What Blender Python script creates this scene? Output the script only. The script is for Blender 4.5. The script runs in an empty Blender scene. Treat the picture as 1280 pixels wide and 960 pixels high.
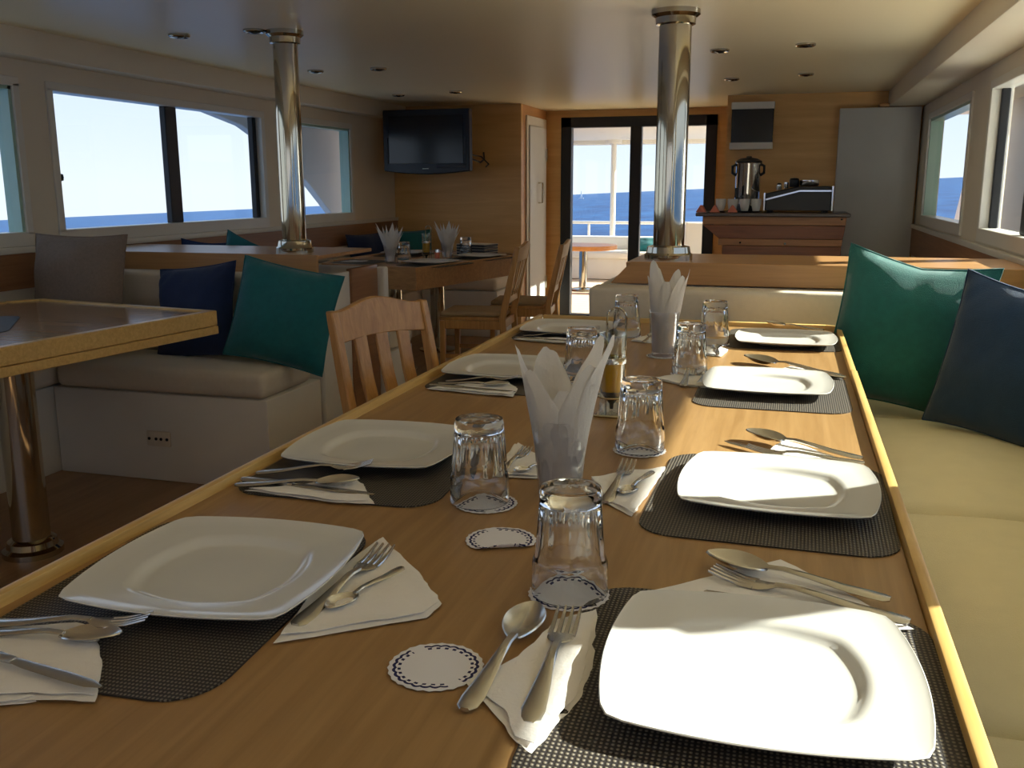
import bpy, bmesh, math, random
from mathutils import Vector, Matrix, noise
random.seed(4)
R = math.radians
PI = math.pi
scn = bpy.context.scene
COL = scn.collection

# ------------------------------------------------------------------ camera
FPX, YAW, PIT, ROL = 1173.4, 0.28364, 0.20755, 0.00186
EYE = Vector((0, 0, 1.27))
cy, sy, cp, sp = math.cos(YAW), math.sin(YAW), math.cos(PIT), math.sin(PIT)
fw = Vector((-sy * cp, cy * cp, -sp))
rt = Vector((cy, sy, 0))
dn = fw.cross(rt)
ca = math.cos(ROL) * rt + math.sin(ROL) * dn
cb = -math.sin(ROL) * rt + math.cos(ROL) * dn
cam = bpy.data.cameras.new('camera')
camo = bpy.data.objects.new('camera', cam)
COL.objects.link(camo)
m3 = Matrix((ca, -cb, -fw)).transposed()
camo.matrix_world = Matrix.Translation(EYE) @ m3.to_4x4()
cam.sensor_width = 36
cam.lens = 36 * FPX / 1280
cam.clip_start = 0.02
cam.clip_end = 30000
scn.camera = camo

# ------------------------------------------------------------------ world, sun, exposure
SUN_DIR = Vector((1.0, 0.5, 0.62)).normalized()
SKY = 0.83
world = bpy.data.worlds.new('sky')
scn.world = world
world.use_nodes = True
wn, wl = world.node_tree.nodes, world.node_tree.links
wn.clear()
wo = wn.new('ShaderNodeOutputWorld')
bg = wn.new('ShaderNodeBackground')
bg.inputs['Strength'].default_value = SKY
tc = wn.new('ShaderNodeTexCoord')
sx = wn.new('ShaderNodeSeparateXYZ')
rp = wn.new('ShaderNodeValToRGB')
wl.new(tc.outputs['Generated'], sx.inputs[0])
wl.new(sx.outputs['Z'], rp.inputs[0])
e = rp.color_ramp.elements
e[0].position, e[0].color = 0.0, (0.64, 0.68, 0.75, 1)
e[1].position, e[1].color = 1.0, (0.17, 0.33, 0.75, 1)
for p_, c_ in ((0.06, (0.57, 0.635, 0.76, 1)), (0.16, (0.47, 0.56, 0.77, 1)), (0.4, (0.34, 0.48, 0.74, 1))):
    k = e.new(p_); k.color = c_
wl.new(rp.outputs[0], bg.inputs[0])
wl.new(bg.outputs[0], wo.inputs[0])
sl = bpy.data.lights.new('sun', 'SUN')
sl.energy = 8.4
sl.angle = R(0.6)
sl.color = (1.0, 0.955, 0.86)
so = bpy.data.objects.new('sun', sl)
COL.objects.link(so)
so.rotation_euler = SUN_DIR.to_track_quat('Z', 'Y').to_euler()
so.location = (6, 3, 6)
scn.view_settings.view_transform = 'Standard'
scn.view_settings.look = 'None'
scn.view_settings.gamma = 1.0
scn.view_settings.exposure = 1.0
scn.view_settings.use_curve_mapping = False
scn.cycles.use_denoising = True
scn.cycles.max_bounces = 14
scn.cycles.diffuse_bounces = 6
scn.cycles.transmission_bounces = 12
scn.cycles.transparent_max_bounces = 16
scn.cycles.sample_clamp_indirect = 6.0

# ------------------------------------------------------------------ materials
def lin(c):
    return tuple(((v / 255) / 12.92 if v / 255 <= 0.04045 else ((v / 255 + 0.055) / 1.055) ** 2.4) for v in c) + (1,)
MAT = {}
def new_mat(name):
    m = bpy.data.materials.new(name)
    m.use_nodes = True
    MAT[name] = m
    nt = m.node_tree
    return m, nt, nt.nodes['Principled BSDF']
def plain(name, rgb, rough=0.5, metal=0.0, spec=0.5, noise_amt=0.08, nscale=30.0, bump=0.0, bscale=200.0, sheen=0.0, coat=0.0):
    m, nt, b = new_mat(name)
    N, L = nt.nodes, nt.links
    tcn = N.new('ShaderNodeTexCoord')
    nz = N.new('ShaderNodeTexNoise'); nz.inputs['Scale'].default_value = nscale; nz.inputs['Detail'].default_value = 4
    L.new(tcn.outputs['Object'], nz.inputs['Vector'])
    mx = N.new('ShaderNodeMix'); mx.data_type = 'RGBA'
    c = lin(rgb)
    mx.inputs[6].default_value = tuple(v * (1 - noise_amt) for v in c[:3]) + (1,)
    mx.inputs[7].default_value = tuple(min(1, v * (1 + noise_amt)) for v in c[:3]) + (1,)
    L.new(nz.outputs['Fac'], mx.inputs[0]); L.new(mx.outputs[2], b.inputs['Base Color'])
    b.inputs['Roughness'].default_value = rough
    b.inputs['Metallic'].default_value = metal
    b.inputs['Specular IOR Level'].default_value = spec
    b.inputs['Sheen Weight'].default_value = sheen
    b.inputs['Coat Weight'].default_value = coat
    if bump:
        n2 = N.new('ShaderNodeTexNoise'); n2.inputs['Scale'].default_value = bscale; n2.inputs['Detail'].default_value = 3
        L.new(tcn.outputs['Object'], n2.inputs['Vector'])
        bp = N.new('ShaderNodeBump'); bp.inputs['Strength'].default_value = bump; bp.inputs['Distance'].default_value = 0.004
        L.new(n2.outputs['Fac'], bp.inputs['Height']); L.new(bp.outputs[0], b.inputs['Normal'])
    return m
def wood(name, c1, c2, axis='x', rough=0.35, scale=1.0, coat=0.0, stretch=14.0, spec=0.5):
    m, nt, b = new_mat(name)
    N, L = nt.nodes, nt.links
    tcn = N.new('ShaderNodeTexCoord')
    mp = N.new('ShaderNodeMapping')
    s = [stretch * scale] * 3
    s['xyz'.index(axis)] = 0.7 * scale
    mp.inputs['Scale'].default_value = s
    L.new(tcn.outputs['Object'], mp.inputs['Vector'])
    nz = N.new('ShaderNodeTexNoise'); nz.inputs['Scale'].default_value = 2.0; nz.inputs['Detail'].default_value = 7; nz.inputs['Roughness'].default_value = 0.62
    nz.inputs['Distortion'].default_value = 0.6
    L.new(mp.outputs[0], nz.inputs['Vector'])
    r = N.new('ShaderNodeValToRGB')
    r.color_ramp.elements[0].position = 0.3; r.color_ramp.elements[0].color = lin(c1)
    r.color_ramp.elements[1].position = 0.72; r.color_ramp.elements[1].color = lin(c2)
    L.new(nz.outputs['Fac'], r.inputs[0]); L.new(r.outputs[0], b.inputs['Base Color'])
    b.inputs['Roughness'].default_value = rough
    b.inputs['Coat Weight'].default_value = coat
    b.inputs['Coat Roughness'].default_value = 0.12
    b.inputs['Specular IOR Level'].default_value = spec
    bp = N.new('ShaderNodeBump'); bp.inputs['Strength'].default_value = 0.06; bp.inputs['Distance'].default_value = 0.002
    L.new(nz.outputs['Fac'], bp.inputs['Height']); L.new(bp.outputs[0], b.inputs['Normal'])
    return m
def glass(name, tint=(1, 1, 1), ior=1.46, rough=0.0):
    m, nt, b = new_mat(name)
    b.inputs['Base Color'].default_value = tint + (1,)
    b.inputs['Transmission Weight'].default_value = 1
    b.inputs['IOR'].default_value = ior
    b.inputs['Roughness'].default_value = rough
    return m
def pane(name, tint=(0.95, 0.98, 0.97), fac=0.035):
    m, nt, b = new_mat(name)
    N, L = nt.nodes, nt.links
    N.remove(b)
    out = [n for n in N if n.type == 'OUTPUT_MATERIAL'][0]
    t = N.new('ShaderNodeBsdfTransparent'); t.inputs[0].default_value = tint + (1,)
    g = N.new('ShaderNodeBsdfGlossy'); g.inputs['Roughness'].default_value = 0.02
    mx = N.new('ShaderNodeMixShader'); mx.inputs[0].default_value = fac
    L.new(t.outputs[0], mx.inputs[1]); L.new(g.outputs[0], mx.inputs[2])
    L.new(mx.outputs[0], out.inputs[0])
    return m
plain('ceiling', (252, 240, 204), rough=0.33, noise_amt=0.02, nscale=2, spec=0.3)
plain('white_paint', (226, 217, 198), rough=0.5, noise_amt=0.03, nscale=5)
plain('white_gloss', (225, 223, 214), rough=0.3, noise_amt=0.03, nscale=5)
plain('panel_grey', (192, 192, 188), rough=0.6, noise_amt=0.05, nscale=8)
plain('trim_green', (170, 200, 185), rough=0.3, noise_amt=0.03)
plain('black_frame', (22, 22, 24), rough=0.45, noise_amt=0.1)
plain('black_plastic', (14, 14, 16), rough=0.35, noise_amt=0.1)
plain('screen', (10, 13, 18), rough=0.18, noise_amt=0.1)
plain('dark_glass', (34, 38, 38), rough=0.12, noise_amt=0.2, nscale=6)
plain('steel', (186, 178, 160), rough=0.07, metal=1.0, noise_amt=0.06, nscale=3)
plain('cutlery_steel', (205, 203, 198), rough=0.24, metal=1.0, noise_amt=0.05, nscale=20)
plain('bright_steel', (225, 224, 222), rough=0.1, metal=1.0, noise_amt=0.04)
plain('ceramic', (218, 217, 210), rough=0.16, noise_amt=0.01, nscale=5, spec=0.5)
plain('paper', (244, 240, 234), rough=0.85, noise_amt=0.03, nscale=40, bump=0.25, bscale=160)
plain('linen_cream', (220, 208, 186), rough=0.9, noise_amt=0.06, nscale=60, bump=0.35, bscale=500)
plain('linen_khaki', (216, 210, 178), rough=0.85, noise_amt=0.06, nscale=14, bump=0.35, bscale=420)
plain('sofa_white', (226, 220, 208), rough=0.7, noise_amt=0.03, nscale=9)
plain('fabric_teal', (10, 98, 92), rough=0.8, noise_amt=0.22, nscale=40, bump=0.5, bscale=350, sheen=0.3)
plain('fabric_teal_dark', (16, 104, 108), rough=0.85, noise_amt=0.2, nscale=40, bump=0.5, bscale=350, sheen=0.2)
plain('fabric_blue', (10, 52, 88), rough=0.85, noise_amt=0.2, nscale=40, bump=0.5, bscale=350, sheen=0.25)
plain('fabric_navy', (12, 36, 76), rough=0.85, noise_amt=0.2, nscale=40, bump=0.5, bscale=350, sheen=0.1)
plain('fabric_tan', (132, 114, 98), rough=0.9, noise_amt=0.2, nscale=90, bump=0.6, bscale=300)
plain('seat_pad', (172, 146, 108), rough=0.85, noise_amt=0.15, nscale=30, bump=0.3)
plain('granite', (96, 82, 74), rough=0.25, noise_amt=0.5, nscale=120)
plain('olive_oil', (196, 146, 12), rough=0.12, noise_amt=0.05)
plain('vinegar', (22, 14, 10), rough=0.1, noise_amt=0.05)
plain('salt', (238, 236, 230), rough=0.7, noise_amt=0.03)
plain('coral_card', (226, 132, 104), rough=0.7, noise_amt=0.05)
plain('deck_white', (232, 226, 214), rough=0.5, noise_amt=0.03, nscale=6)
plain('deck_plank', (226, 204, 176), rough=0.6, noise_amt=0.12, nscale=9)
plain('hull_grey', (206, 206, 212), rough=0.45, noise_amt=0.03, nscale=5)
plain('sail', (240, 240, 240), rough=0.8, noise_amt=0.02)
plain('dark_stack', (52, 54, 58), rough=0.5, noise_amt=0.1)
wood('table_wood', (150, 114, 69), (178, 141, 92), 'y', rough=0.3, scale=1.6)
wood('table_wood_cross', (150, 118, 88), (182, 148, 112), 'x', rough=0.16, scale=1.4)
wood('far_table_wood', (166, 122, 78), (198, 152, 100), 'x', rough=0.3, scale=1.6)
wood('trim_wood', (206, 164, 92), (232, 196, 124), 'y', rough=0.32, scale=3)
wood('trim_wood_cross', (206, 164, 92), (232, 196, 124), 'x', rough=0.32, scale=3)
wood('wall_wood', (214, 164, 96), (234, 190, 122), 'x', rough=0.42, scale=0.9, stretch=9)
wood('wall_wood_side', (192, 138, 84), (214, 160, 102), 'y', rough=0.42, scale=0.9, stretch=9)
wood('ledge_wood', (164, 120, 74), (192, 146, 94), 'x', rough=0.35, scale=1.2)
wood('ledge_wood_side', (136, 94, 62), (166, 120, 82), 'y', rough=0.4, scale=1.2)
wood('bar_wood_dark', (120, 66, 34), (158, 94, 50), 'x', rough=0.35, scale=2.0)
wood('bar_wood_light', (158, 104, 58), (190, 134, 80), 'x', rough=0.35, scale=2.0)
wood('chair_wood', (172, 122, 66), (206, 156, 92), 'z', rough=0.35, scale=2.2)
wood('deck_table_wood', (202, 128, 66), (226, 160, 92), 'x', rough=0.35, scale=1.5)
wood('floor_wood', (142, 108, 74), (170, 132, 94), 'y', rough=0.35, scale=0.8)
glass('clear_glass', (0.985, 0.995, 0.992))
def thin_glass(name, tint):
    m, nt, b = new_mat(name)
    N, L = nt.nodes, nt.links
    N.remove(b)
    out = [n for n in N if n.type == 'OUTPUT_MATERIAL'][0]
    t = N.new('ShaderNodeBsdfTransparent'); t.inputs[0].default_value = tint + (1,)
    g = N.new('ShaderNodeBsdfGlossy'); g.inputs['Roughness'].default_value = 0.03
    lw = N.new('ShaderNodeLayerWeight'); lw.inputs['Blend'].default_value = 0.22
    mu = N.new('ShaderNodeMath'); mu.operation = 'MULTIPLY_ADD'; mu.inputs[1].default_value = 0.75; mu.inputs[2].default_value = 0.03
    mx = N.new('ShaderNodeMixShader')
    L.new(lw.outputs['Facing'], mu.inputs[0]); L.new(mu.outputs[0], mx.inputs[0])
    L.new(t.outputs[0], mx.inputs[1]); L.new(g.outputs[0], mx.inputs[2]); L.new(mx.outputs[0], out.inputs[0])
thin_glass('bottle_glass', (0.95, 0.97, 0.95))
thin_glass('thin_glass', (0.955, 0.955, 0.965))
pane('pane')
pane('pane_green', (0.9, 0.97, 0.93))

def mat_weave():
    m, nt, b = new_mat('weave')
    N, L = nt.nodes, nt.links
    t = N.new('ShaderNodeTexCoord')
    wa = N.new('ShaderNodeTexWave'); wa.bands_direction = 'X'; wa.inputs['Scale'].default_value = 62
    wb = N.new('ShaderNodeTexWave'); wb.bands_direction = 'Y'; wb.inputs['Scale'].default_value = 50
    for w in (wa, wb):
        w.inputs['Distortion'].default_value = 0.0
        L.new(t.outputs['Object'], w.inputs['Vector'])
    mu = N.new('ShaderNodeMath'); mu.operation = 'MULTIPLY'
    L.new(wa.outputs['Fac'], mu.inputs[0]); L.new(wb.outputs['Fac'], mu.inputs[1])
    r = N.new('ShaderNodeValToRGB')
    r.color_ramp.elements[0].position = 0.18; r.color_ramp.elements[0].color = lin((40, 35, 33))
    r.color_ramp.elements[1].position = 0.7; r.color_ramp.elements[1].color = lin((128, 120, 104))
    L.new(mu.outputs[0], r.inputs[0]); L.new(r.outputs[0], b.inputs['Base Color'])
    b.inputs['Roughness'].default_value = 0.55
    bp = N.new('ShaderNodeBump'); bp.inputs['Strength'].default_value = 0.5; bp.inputs['Distance'].default_value = 0.002
    L.new(mu.outputs[0], bp.inputs['Height']); L.new(bp.outputs[0], b.inputs['Normal'])
mat_weave()

def mat_doily():
    m, nt, b = new_mat('doily')
    N, L = nt.nodes, nt.links
    def M(op, a, bb=None):
        n = N.new('ShaderNodeMath'); n.operation = op
        for i, v in enumerate((a, bb)):
            if v is None: continue
            if isinstance(v, (int, float)): n.inputs[i].default_value = v
            else: L.new(v, n.inputs[i])
        return n.outputs[0]
    t = N.new('ShaderNodeTexCoord'); s = N.new('ShaderNodeSeparateXYZ')
    L.new(t.outputs['Object'], s.inputs[0])
    x, y = s.outputs[0], s.outputs[1]
    r = M('SQRT', M('ADD', M('MULTIPLY', x, x), M('MULTIPLY', y, y)))
    th = M('ARCTAN2', y, x)
    wv = M('SINE', M('MULTIPLY', th, 26))
    # scalloped blue line and a row of short arcs inside it
    ring = M('SUBTRACT', r, M('MULTIPLY', M('ABSOLUTE', M('SINE', M('MULTIPLY', th, 13))), 0.0022))
    l1 = M('MULTIPLY', M('GREATER_THAN', ring, 0.0425), M('LESS_THAN', ring, 0.0460))
    l2 = M('MULTIPLY', M('MULTIPLY', M('GREATER_THAN', r, 0.0385), M('LESS_THAN', r, 0.0420)), M('GREATER_THAN', wv, 0.1))
    gap = M('GREATER_THAN', M('SINE', M('ADD', M('MULTIPLY', th, 2), 0.6)), -0.93)
    msk = M('MULTIPLY', M('MAXIMUM', l1, l2), gap)
    mx = N.new('ShaderNodeMix'); mx.data_type = 'RGBA'
    mx.inputs[6].default_value = lin((232, 230, 232)); mx.inputs[7].default_value = lin((26, 28, 82))
    L.new(msk, mx.inputs[0]); L.new(mx.outputs[2], b.inputs['Base Color'])
    b.inputs['Roughness'].default_value = 0.85
mat_doily()

def mat_sea():
    m, nt, b = new_mat('sea_water')
    N, L = nt.nodes, nt.links
    t = N.new('ShaderNodeTexCoord')
    n1 = N.new('ShaderNodeTexNoise'); n1.inputs['Scale'].default_value = 0.16; n1.inputs['Detail'].default_value = 8; n1.inputs['Roughness'].default_value = 0.65
    mp = N.new('ShaderNodeMapping'); mp.inputs['Scale'].default_value = (1, 0.45, 1)
    L.new(t.outputs['Object'], mp.inputs[0]); L.new(mp.outputs[0], n1.inputs['Vector'])
    r = N.new('ShaderNodeValToRGB')
    r.color_ramp.elements[0].position = 0.32; r.color_ramp.elements[0].color = lin((4, 40, 86))
    r.color_ramp.elements[1].position = 0.72; r.color_ramp.elements[1].color = lin((34, 92, 142))
    L.new(n1.outputs['Fac'], r.inputs[0]); L.new(r.outputs[0], b.inputs['Base Color'])
    b.inputs['Roughness'].default_value = 0.45
    b.inputs['Specular IOR Level'].default_value = 0.25
    bp = N.new('ShaderNodeBump'); bp.inputs['Strength'].default_value = 0.6; bp.inputs['Distance'].default_value = 0.8
    L.new(n1.outputs['Fac'], bp.inputs['Height']); L.new(bp.outputs[0], b.inputs['Normal'])
mat_sea()

# ------------------------------------------------------------------ mesh helpers
def bm_new(): return bmesh.new()
def box(b, x0, x1, y0, y1, z0, z1, bev=0.0, seg=2):
    t = bmesh.new()
    bmesh.ops.create_cube(t, size=1)
    for v in t.verts:
        v.co = Vector((x0 + (v.co.x + .5) * (x1 - x0), y0 + (v.co.y + .5) * (y1 - y0), z0 + (v.co.z + .5) * (z1 - z0)))
    if bev > 0:
        bmesh.ops.bevel(t, geom=t.edges[:], offset=bev, segments=seg, affect='EDGES', profile=0.5)
    join(b, t)
    return b
def join(b, t, mtx=None):
    if mtx is not None: bmesh.ops.transform(t, matrix=mtx, verts=t.verts)
    me = bpy.data.meshes.new('tmp'); t.to_mesh(me); t.free(); b.from_mesh(me); bpy.data.meshes.remove(me)
def prism(b, pts, a0, a1, axis='z', bev=0.0, seg=2):
    """extrude polygon pts (2D) between a0 and a1 along axis"""
    t = bmesh.new()
    def mk(p, a):
        if axis == 'z': return (p[0], p[1], a)
        if axis == 'y': return (p[0], a, p[1])
        return (a, p[0], p[1])
    lo = [t.verts.new(mk(p, a0)) for p in pts]; hi = [t.verts.new(mk(p, a1)) for p in pts]
    n = len(pts)
    t.faces.new(lo[::-1]); t.faces.new(hi)
    for i in range(n): t.faces.new((lo[i], lo[(i + 1) % n], hi[(i + 1) % n], hi[i]))
    bmesh.ops.recalc_face_normals(t, faces=t.faces)
    if bev > 0: bmesh.ops.bevel(t, geom=t.edges[:], offset=bev, segments=seg, affect='EDGES', profile=0.5)
    join(b, t)
    return b
def lathe(b, prof, seg=32, c=(0, 0, 0), mod=None, close=False):
    """prof: (r,z) list. r=0 ends collapse. mod(theta,z,r)->r"""
    t = bmesh.new(); rows = []
    for r, z in prof:
        if r <= 1e-6: rows.append([t.verts.new((c[0], c[1], c[2] + z))])
        else:
            row = []
            for i in range(seg):
                th = 2 * PI * i / seg
                rr = mod(th, z, r) if mod else r
                row.append(t.verts.new((c[0] + rr * math.cos(th), c[1] + rr * math.sin(th), c[2] + z)))
            rows.append(row)
    pairs = list(zip(rows, rows[1:]))
    if close: pairs.append((rows[-1], rows[0]))
    for p, q in pairs:
        for i in range(seg):
            j = (i + 1) % seg
            if len(p) == 1 and len(q) == 1: continue
            if len(p) == 1: t.faces.new((p[0], q[i], q[j]))
            elif len(q) == 1: t.faces.new((p[i], p[j], q[0]))
            else: t.faces.new((p[i], p[j], q[j], q[i]))
    bmesh.ops.recalc_face_normals(t, faces=t.faces)
    join(b, t)
    return b
def tube(b, path, r, seg=10, caps=True):
    t = bmesh.new(); rows = []; n = len(path); P = [Vector(p) for p in path]
    up = Vector((0.123, 0.31, 0.94)).normalized()
    for i, p in enumerate(P):
        d = (P[min(i + 1, n - 1)] - P[max(i - 1, 0)]).normalized()
        a = d.cross(up)
        if a.length < 1e-3: a = d.cross(Vector((1, 0, 0)))
        a.normalize(); c2 = d.cross(a)
        rr = r[i] if isinstance(r, (list, tuple)) else r
        rows.append([t.verts.new(p + rr * (math.cos(2 * PI * k / seg) * a + math.sin(2 * PI * k / seg) * c2)) for k in range(seg)])
    for p, q in zip(rows, rows[1:]):
        for k in range(seg): t.faces.new((p[k], p[(k + 1) % seg], q[(k + 1) % seg], q[k]))
    if caps: t.faces.new(rows[0][::-1]); t.faces.new(rows[-1])
    bmesh.ops.recalc_face_normals(t, faces=t.faces)
    join(b, t)
    return b
def cyl(b, x, y, z0, z1, r, seg=28, r1=None):
    r1 = r if r1 is None else r1
    return lathe(b, [(0, z0), (r, z0), (r1, z1), (0, z1)], seg, (x, y, 0))
def beam(b, p, q, w, h, bev=0.0, up=(0, 0, 1)):
    """box beam from p to q, w across, h along up"""
    p, q = Vector(p), Vector(q); d = q - p; L_ = d.length; d.normalize()
    u = Vector(up); s = d.cross(u)
    if s.length < 1e-4: s = d.cross(Vector((0, 1, 0)))
    s.normalize(); u = s.cross(d)
    t = bmesh.new(); box(t, 0, L_, -w / 2, w / 2, -h / 2, h / 2, bev, 1)
    M_ = Matrix((d, s, u)).transposed().to_4x4(); M_.translation = p
    join(b, t, M_)
    return b
def mesh_of(b, name, smooth=None):
    me = bpy.data.meshes.new(name); b.to_mesh(me); b.free()
    if smooth is not None:
        me.polygons.foreach_set('use_smooth', [True] * len(me.polygons))
        try: me.set_sharp_from_angle(angle=R(smooth))
        except Exception: pass
    return me
def put(name, me, mat, parent=None, loc=(0, 0, 0)):
    o = bpy.data.objects.new(name, me); COL.objects.link(o)
    o.location = loc
    if mat and not me.materials: me.materials.append(MAT[mat])
    if parent is not None: o.parent = parent
    return o
def obj(name, b, mat, parent=None, smooth=35, loc=(0, 0, 0), rel=True):
    """b is in world coordinates; shifted to its parent's origin unless rel=False"""
    if parent is not None and rel:
        o_ = parent.location.copy()
        if parent.parent is not None: o_ = o_ + parent.parent.location
        bmesh.ops.translate(b, verts=b.verts, vec=-o_)
    return put(name, mesh_of(b, name, smooth), mat, parent, loc)
def tag(o, label=None, cat=None, group=None, kind=None):
    if label: o['label'] = label
    if cat: o['category'] = cat
    if group: o['group'] = group
    if kind: o['kind'] = kind
    return o
def thing(name, label, cat, loc=(0, 0, 0), rotz=0.0, group=None, kind=None):
    o = bpy.data.objects.new(name, None); COL.objects.link(o)
    o.location = loc; o.rotation_euler = (0, 0, rotz); o.empty_display_size = 0.05
    return tag(o, label, cat, group, kind)
def struct(name, b, mat, label=None, smooth=35):
    return tag(obj(name, b, mat, None, smooth), label, None, None, 'structure')
def copy_thing(root, loc, rotz, label, name=None):
    r = root.copy(); COL.objects.link(r); r.location = loc; r.rotation_euler = (0, 0, rotz); r['label'] = label
    for ch in list(root.children):
        c = ch.copy(); COL.objects.link(c); c.parent = r
        for g in list(ch.children):
            d = g.copy(); COL.objects.link(d); d.parent = c
    return r

# ------------------------------------------------------------------ dimensions of the saloon
XL, XR = -3.48, 0.92
ZC = 1.97
Y0 = -2.4
YTV, YDOOR, YBAR = 8.12, 9.0, 7.9
WZ0, WZ1 = 1.05, 1.74

# floor
struct('floor', box(bm_new(), XL - .1, XR + .1, Y0 - .1, YDOOR + .06, -.06, 0), 'floor_wood', 'dark brown wooden cabin floor')
# ceiling
struct('ceiling', box(bm_new(), XL - .1, XR + .1, Y0 - .1, YDOOR + .08, ZC, ZC + .06), 'ceiling', 'glossy off-white cabin ceiling')
# soffits along both sides
b = bm_new(); box(b, XL - .02, -3.35, Y0, YTV, 1.85, ZC + .01, .006)
struct('trim_1', b, 'white_paint', 'white boxed soffit along the left side of the ceiling')
b = bm_new(); box(b, 0.67, XR + .02, Y0, YBAR, 1.85, ZC + .01, .006)
struct('trim_2', b, 'white_paint', 'white boxed soffit along the right side of the ceiling')

def side_wall(name, x0, x1, y0, y1, opens, label):
    b = bm_new()
    box(b, x0, x1, y0, y1, -.3, WZ0); box(b, x0, x1, y0, y1, WZ1, ZC + .02)
    ys = [y0]
    for a, c in opens: ys += [a, c]
    ys.append(y1)
    for i in range(0, len(ys), 2):
        if ys[i + 1] - ys[i] > .01: box(b, x0, x1, ys[i], ys[i + 1], WZ0 - .001, WZ1 + .001)
    return struct(name, b, 'white_paint', label, None)
OL = [(-1.2, -.35), (-.1, 1.55), (1.8, 3.70), (3.93, 5.86), (6.1, 7.22)]
OR = [(-1.2, -.75), (-.45, 1.58), (2.0, 5.22), (5.78, 7.42)]
side_wall('wall_left', XL - .09, XL, Y0, YTV + .1, OL, 'white left cabin wall pierced by wide windows')
side_wall('wall_right', XR, XR + .09, Y0, YBAR + .1, OR, 'white right cabin wall pierced by windows')
# unseen wall behind the viewpoint, windows added to light the near table
b = bm_new()
box(b, XL - .09, XR + .09, Y0 - .08, Y0, -.3, 1.05); box(b, XL - .09, XR + .09, Y0 - .08, Y0, 1.7, ZC + .02)
for xa, xb in ((XL - .09, XL + .12), (-2.15, -2.0), (-.7, -.55), (XR - .12, XR + .09)): box(b, xa, xb, Y0 - .08, Y0, 1.04, 1.71)
struct('wall_front', b, 'white_paint', 'white front cabin wall with three windows added for light', None)
b = bm_new(); box(b, XL - .3, XR + .3, -6.5, Y0 - .08, .25, .35)
struct('fore_deck', b, 'white_paint', 'white fore deck ahead of the cabin')

WN = [0]
def side_window(x, sgn, y0, y1, label, slider=None, green=False, knob=None):
    """sgn +1: wall lies to the left (room on +x); frame ring, pane, optional black slider bars"""
    WN[0] += 1
    t = tag(thing('window_%d' % WN[0], label, None, (x, (y0 + y1) / 2, WZ0)), kind='structure')
    b = bm_new()
    w = .045; xa, xb = sorted((x - sgn * .085, x + sgn * .012))
    for (ya, yb, za, zb) in ((y0 - .03, y1 + .03, WZ0 - .055, WZ0 + .012), (y0 - .03, y1 + .03, WZ1 - .012, WZ1 + .03), (y0 - .03, y0 + .012, WZ0, WZ1), (y1 - .012, y1 + .03, WZ0, WZ1)):
        box(b, xa, xb, ya, yb, za, zb, .003, 1)
    obj('window_frame', b, 'white_gloss', t)
    xp = x - sgn * .05
    b = bm_new(); box(b, xp - .003, xp + .003, y0 + .005, y1 - .005, WZ0 + .005, WZ1 - .005)
    obj('pane', b, 'pane', t, None)
    if green:
        b = bm_new()
        for ya, yb in ((y0 + .012, y0 + .03), (y1 - .03, y1 - .012)): box(b, x - sgn * .08 if sgn > 0 else x, x if sgn > 0 else x + .08, ya, yb, WZ0 + .012, WZ1 - .012)
        box(b, min(x, x - sgn * .08), max(x, x - sgn * .08), y0 + .012, y1 - .012, WZ1 - .028, WZ1 - .012)
        obj('glazing_gasket', b, 'trim_green', t)
    for (ya, yb) in slider or ():
        b = bm_new(); box(b, xp - .02, xp + .02, ya, yb, WZ0 + .012, WZ1 - .012, .004, 1)
        obj('slider_bar', b, 'black_frame', t)
    if knob:
        b = bm_new(); box(b, xp - .0, xp + sgn * .04, knob - .012, knob + .02, 1.3, 1.335, .006); box(b, xp, xp + sgn * .03, knob + .015, knob + .032, 1.31, 1.325, .004)
        obj('latch', b, 'black_plastic', t)
    return t
side_window(XL, 1, *OL[0], 'foremost left side window ahead of the left table')
side_window(XL, 1, *OL[1], 'wide left side window before the tan pillow')
side_window(XL, 1, *OL[2], 'left side window cut by the frame edge beside the tan pillow', green=True)
side_window(XL, 1, *OL[3], 'large sliding window with black centre bar behind the blue pillows', slider=((4.86, 4.97), (5.80, 5.845)), knob=3.965)
side_window(XL, 1, *OL[4], 'small left window beside the steel pole nearest the television', green=True)
side_window(XR, -1, *OR[0], 'foremost right side window ahead of the long table')
side_window(XR, -1, *OR[1], 'right side window beside the nearest bench cushion')
side_window(XR, -1, *OR[2], 'long right sliding window with grey wing outside', slider=((4.40, 4.52), (5.18, 5.205)))
side_window(XR, -1, *OR[3], 'small right window near the bar showing the sea', green=True)
# thin sills under the windows
b = bm_new(); box(b, XL, XL + .03, Y0, YTV, .965, .995, .004)
struct('trim_3', b, 'white_gloss', 'white sill rail under the left windows')
b = bm_new(); box(b, XR - .03, XR, Y0, YBAR - .1, .955, .985, .004)
struct('trim_4', b, 'white_gloss', 'white sill rail under the right windows')
# wood bands below the sills
b = bm_new(); box(b, XL, XL + .022, Y0, YTV, .80, .965)
struct('trim_5', b, 'ledge_wood_side', 'brown wood band along the left wall')
b = bm_new(); box(b, XR - .022, XR, Y0, YBAR - .1, .76, .955)
struct('trim_6', b, 'ledge_wood_side', 'brown wood band along the right wall')

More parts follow.
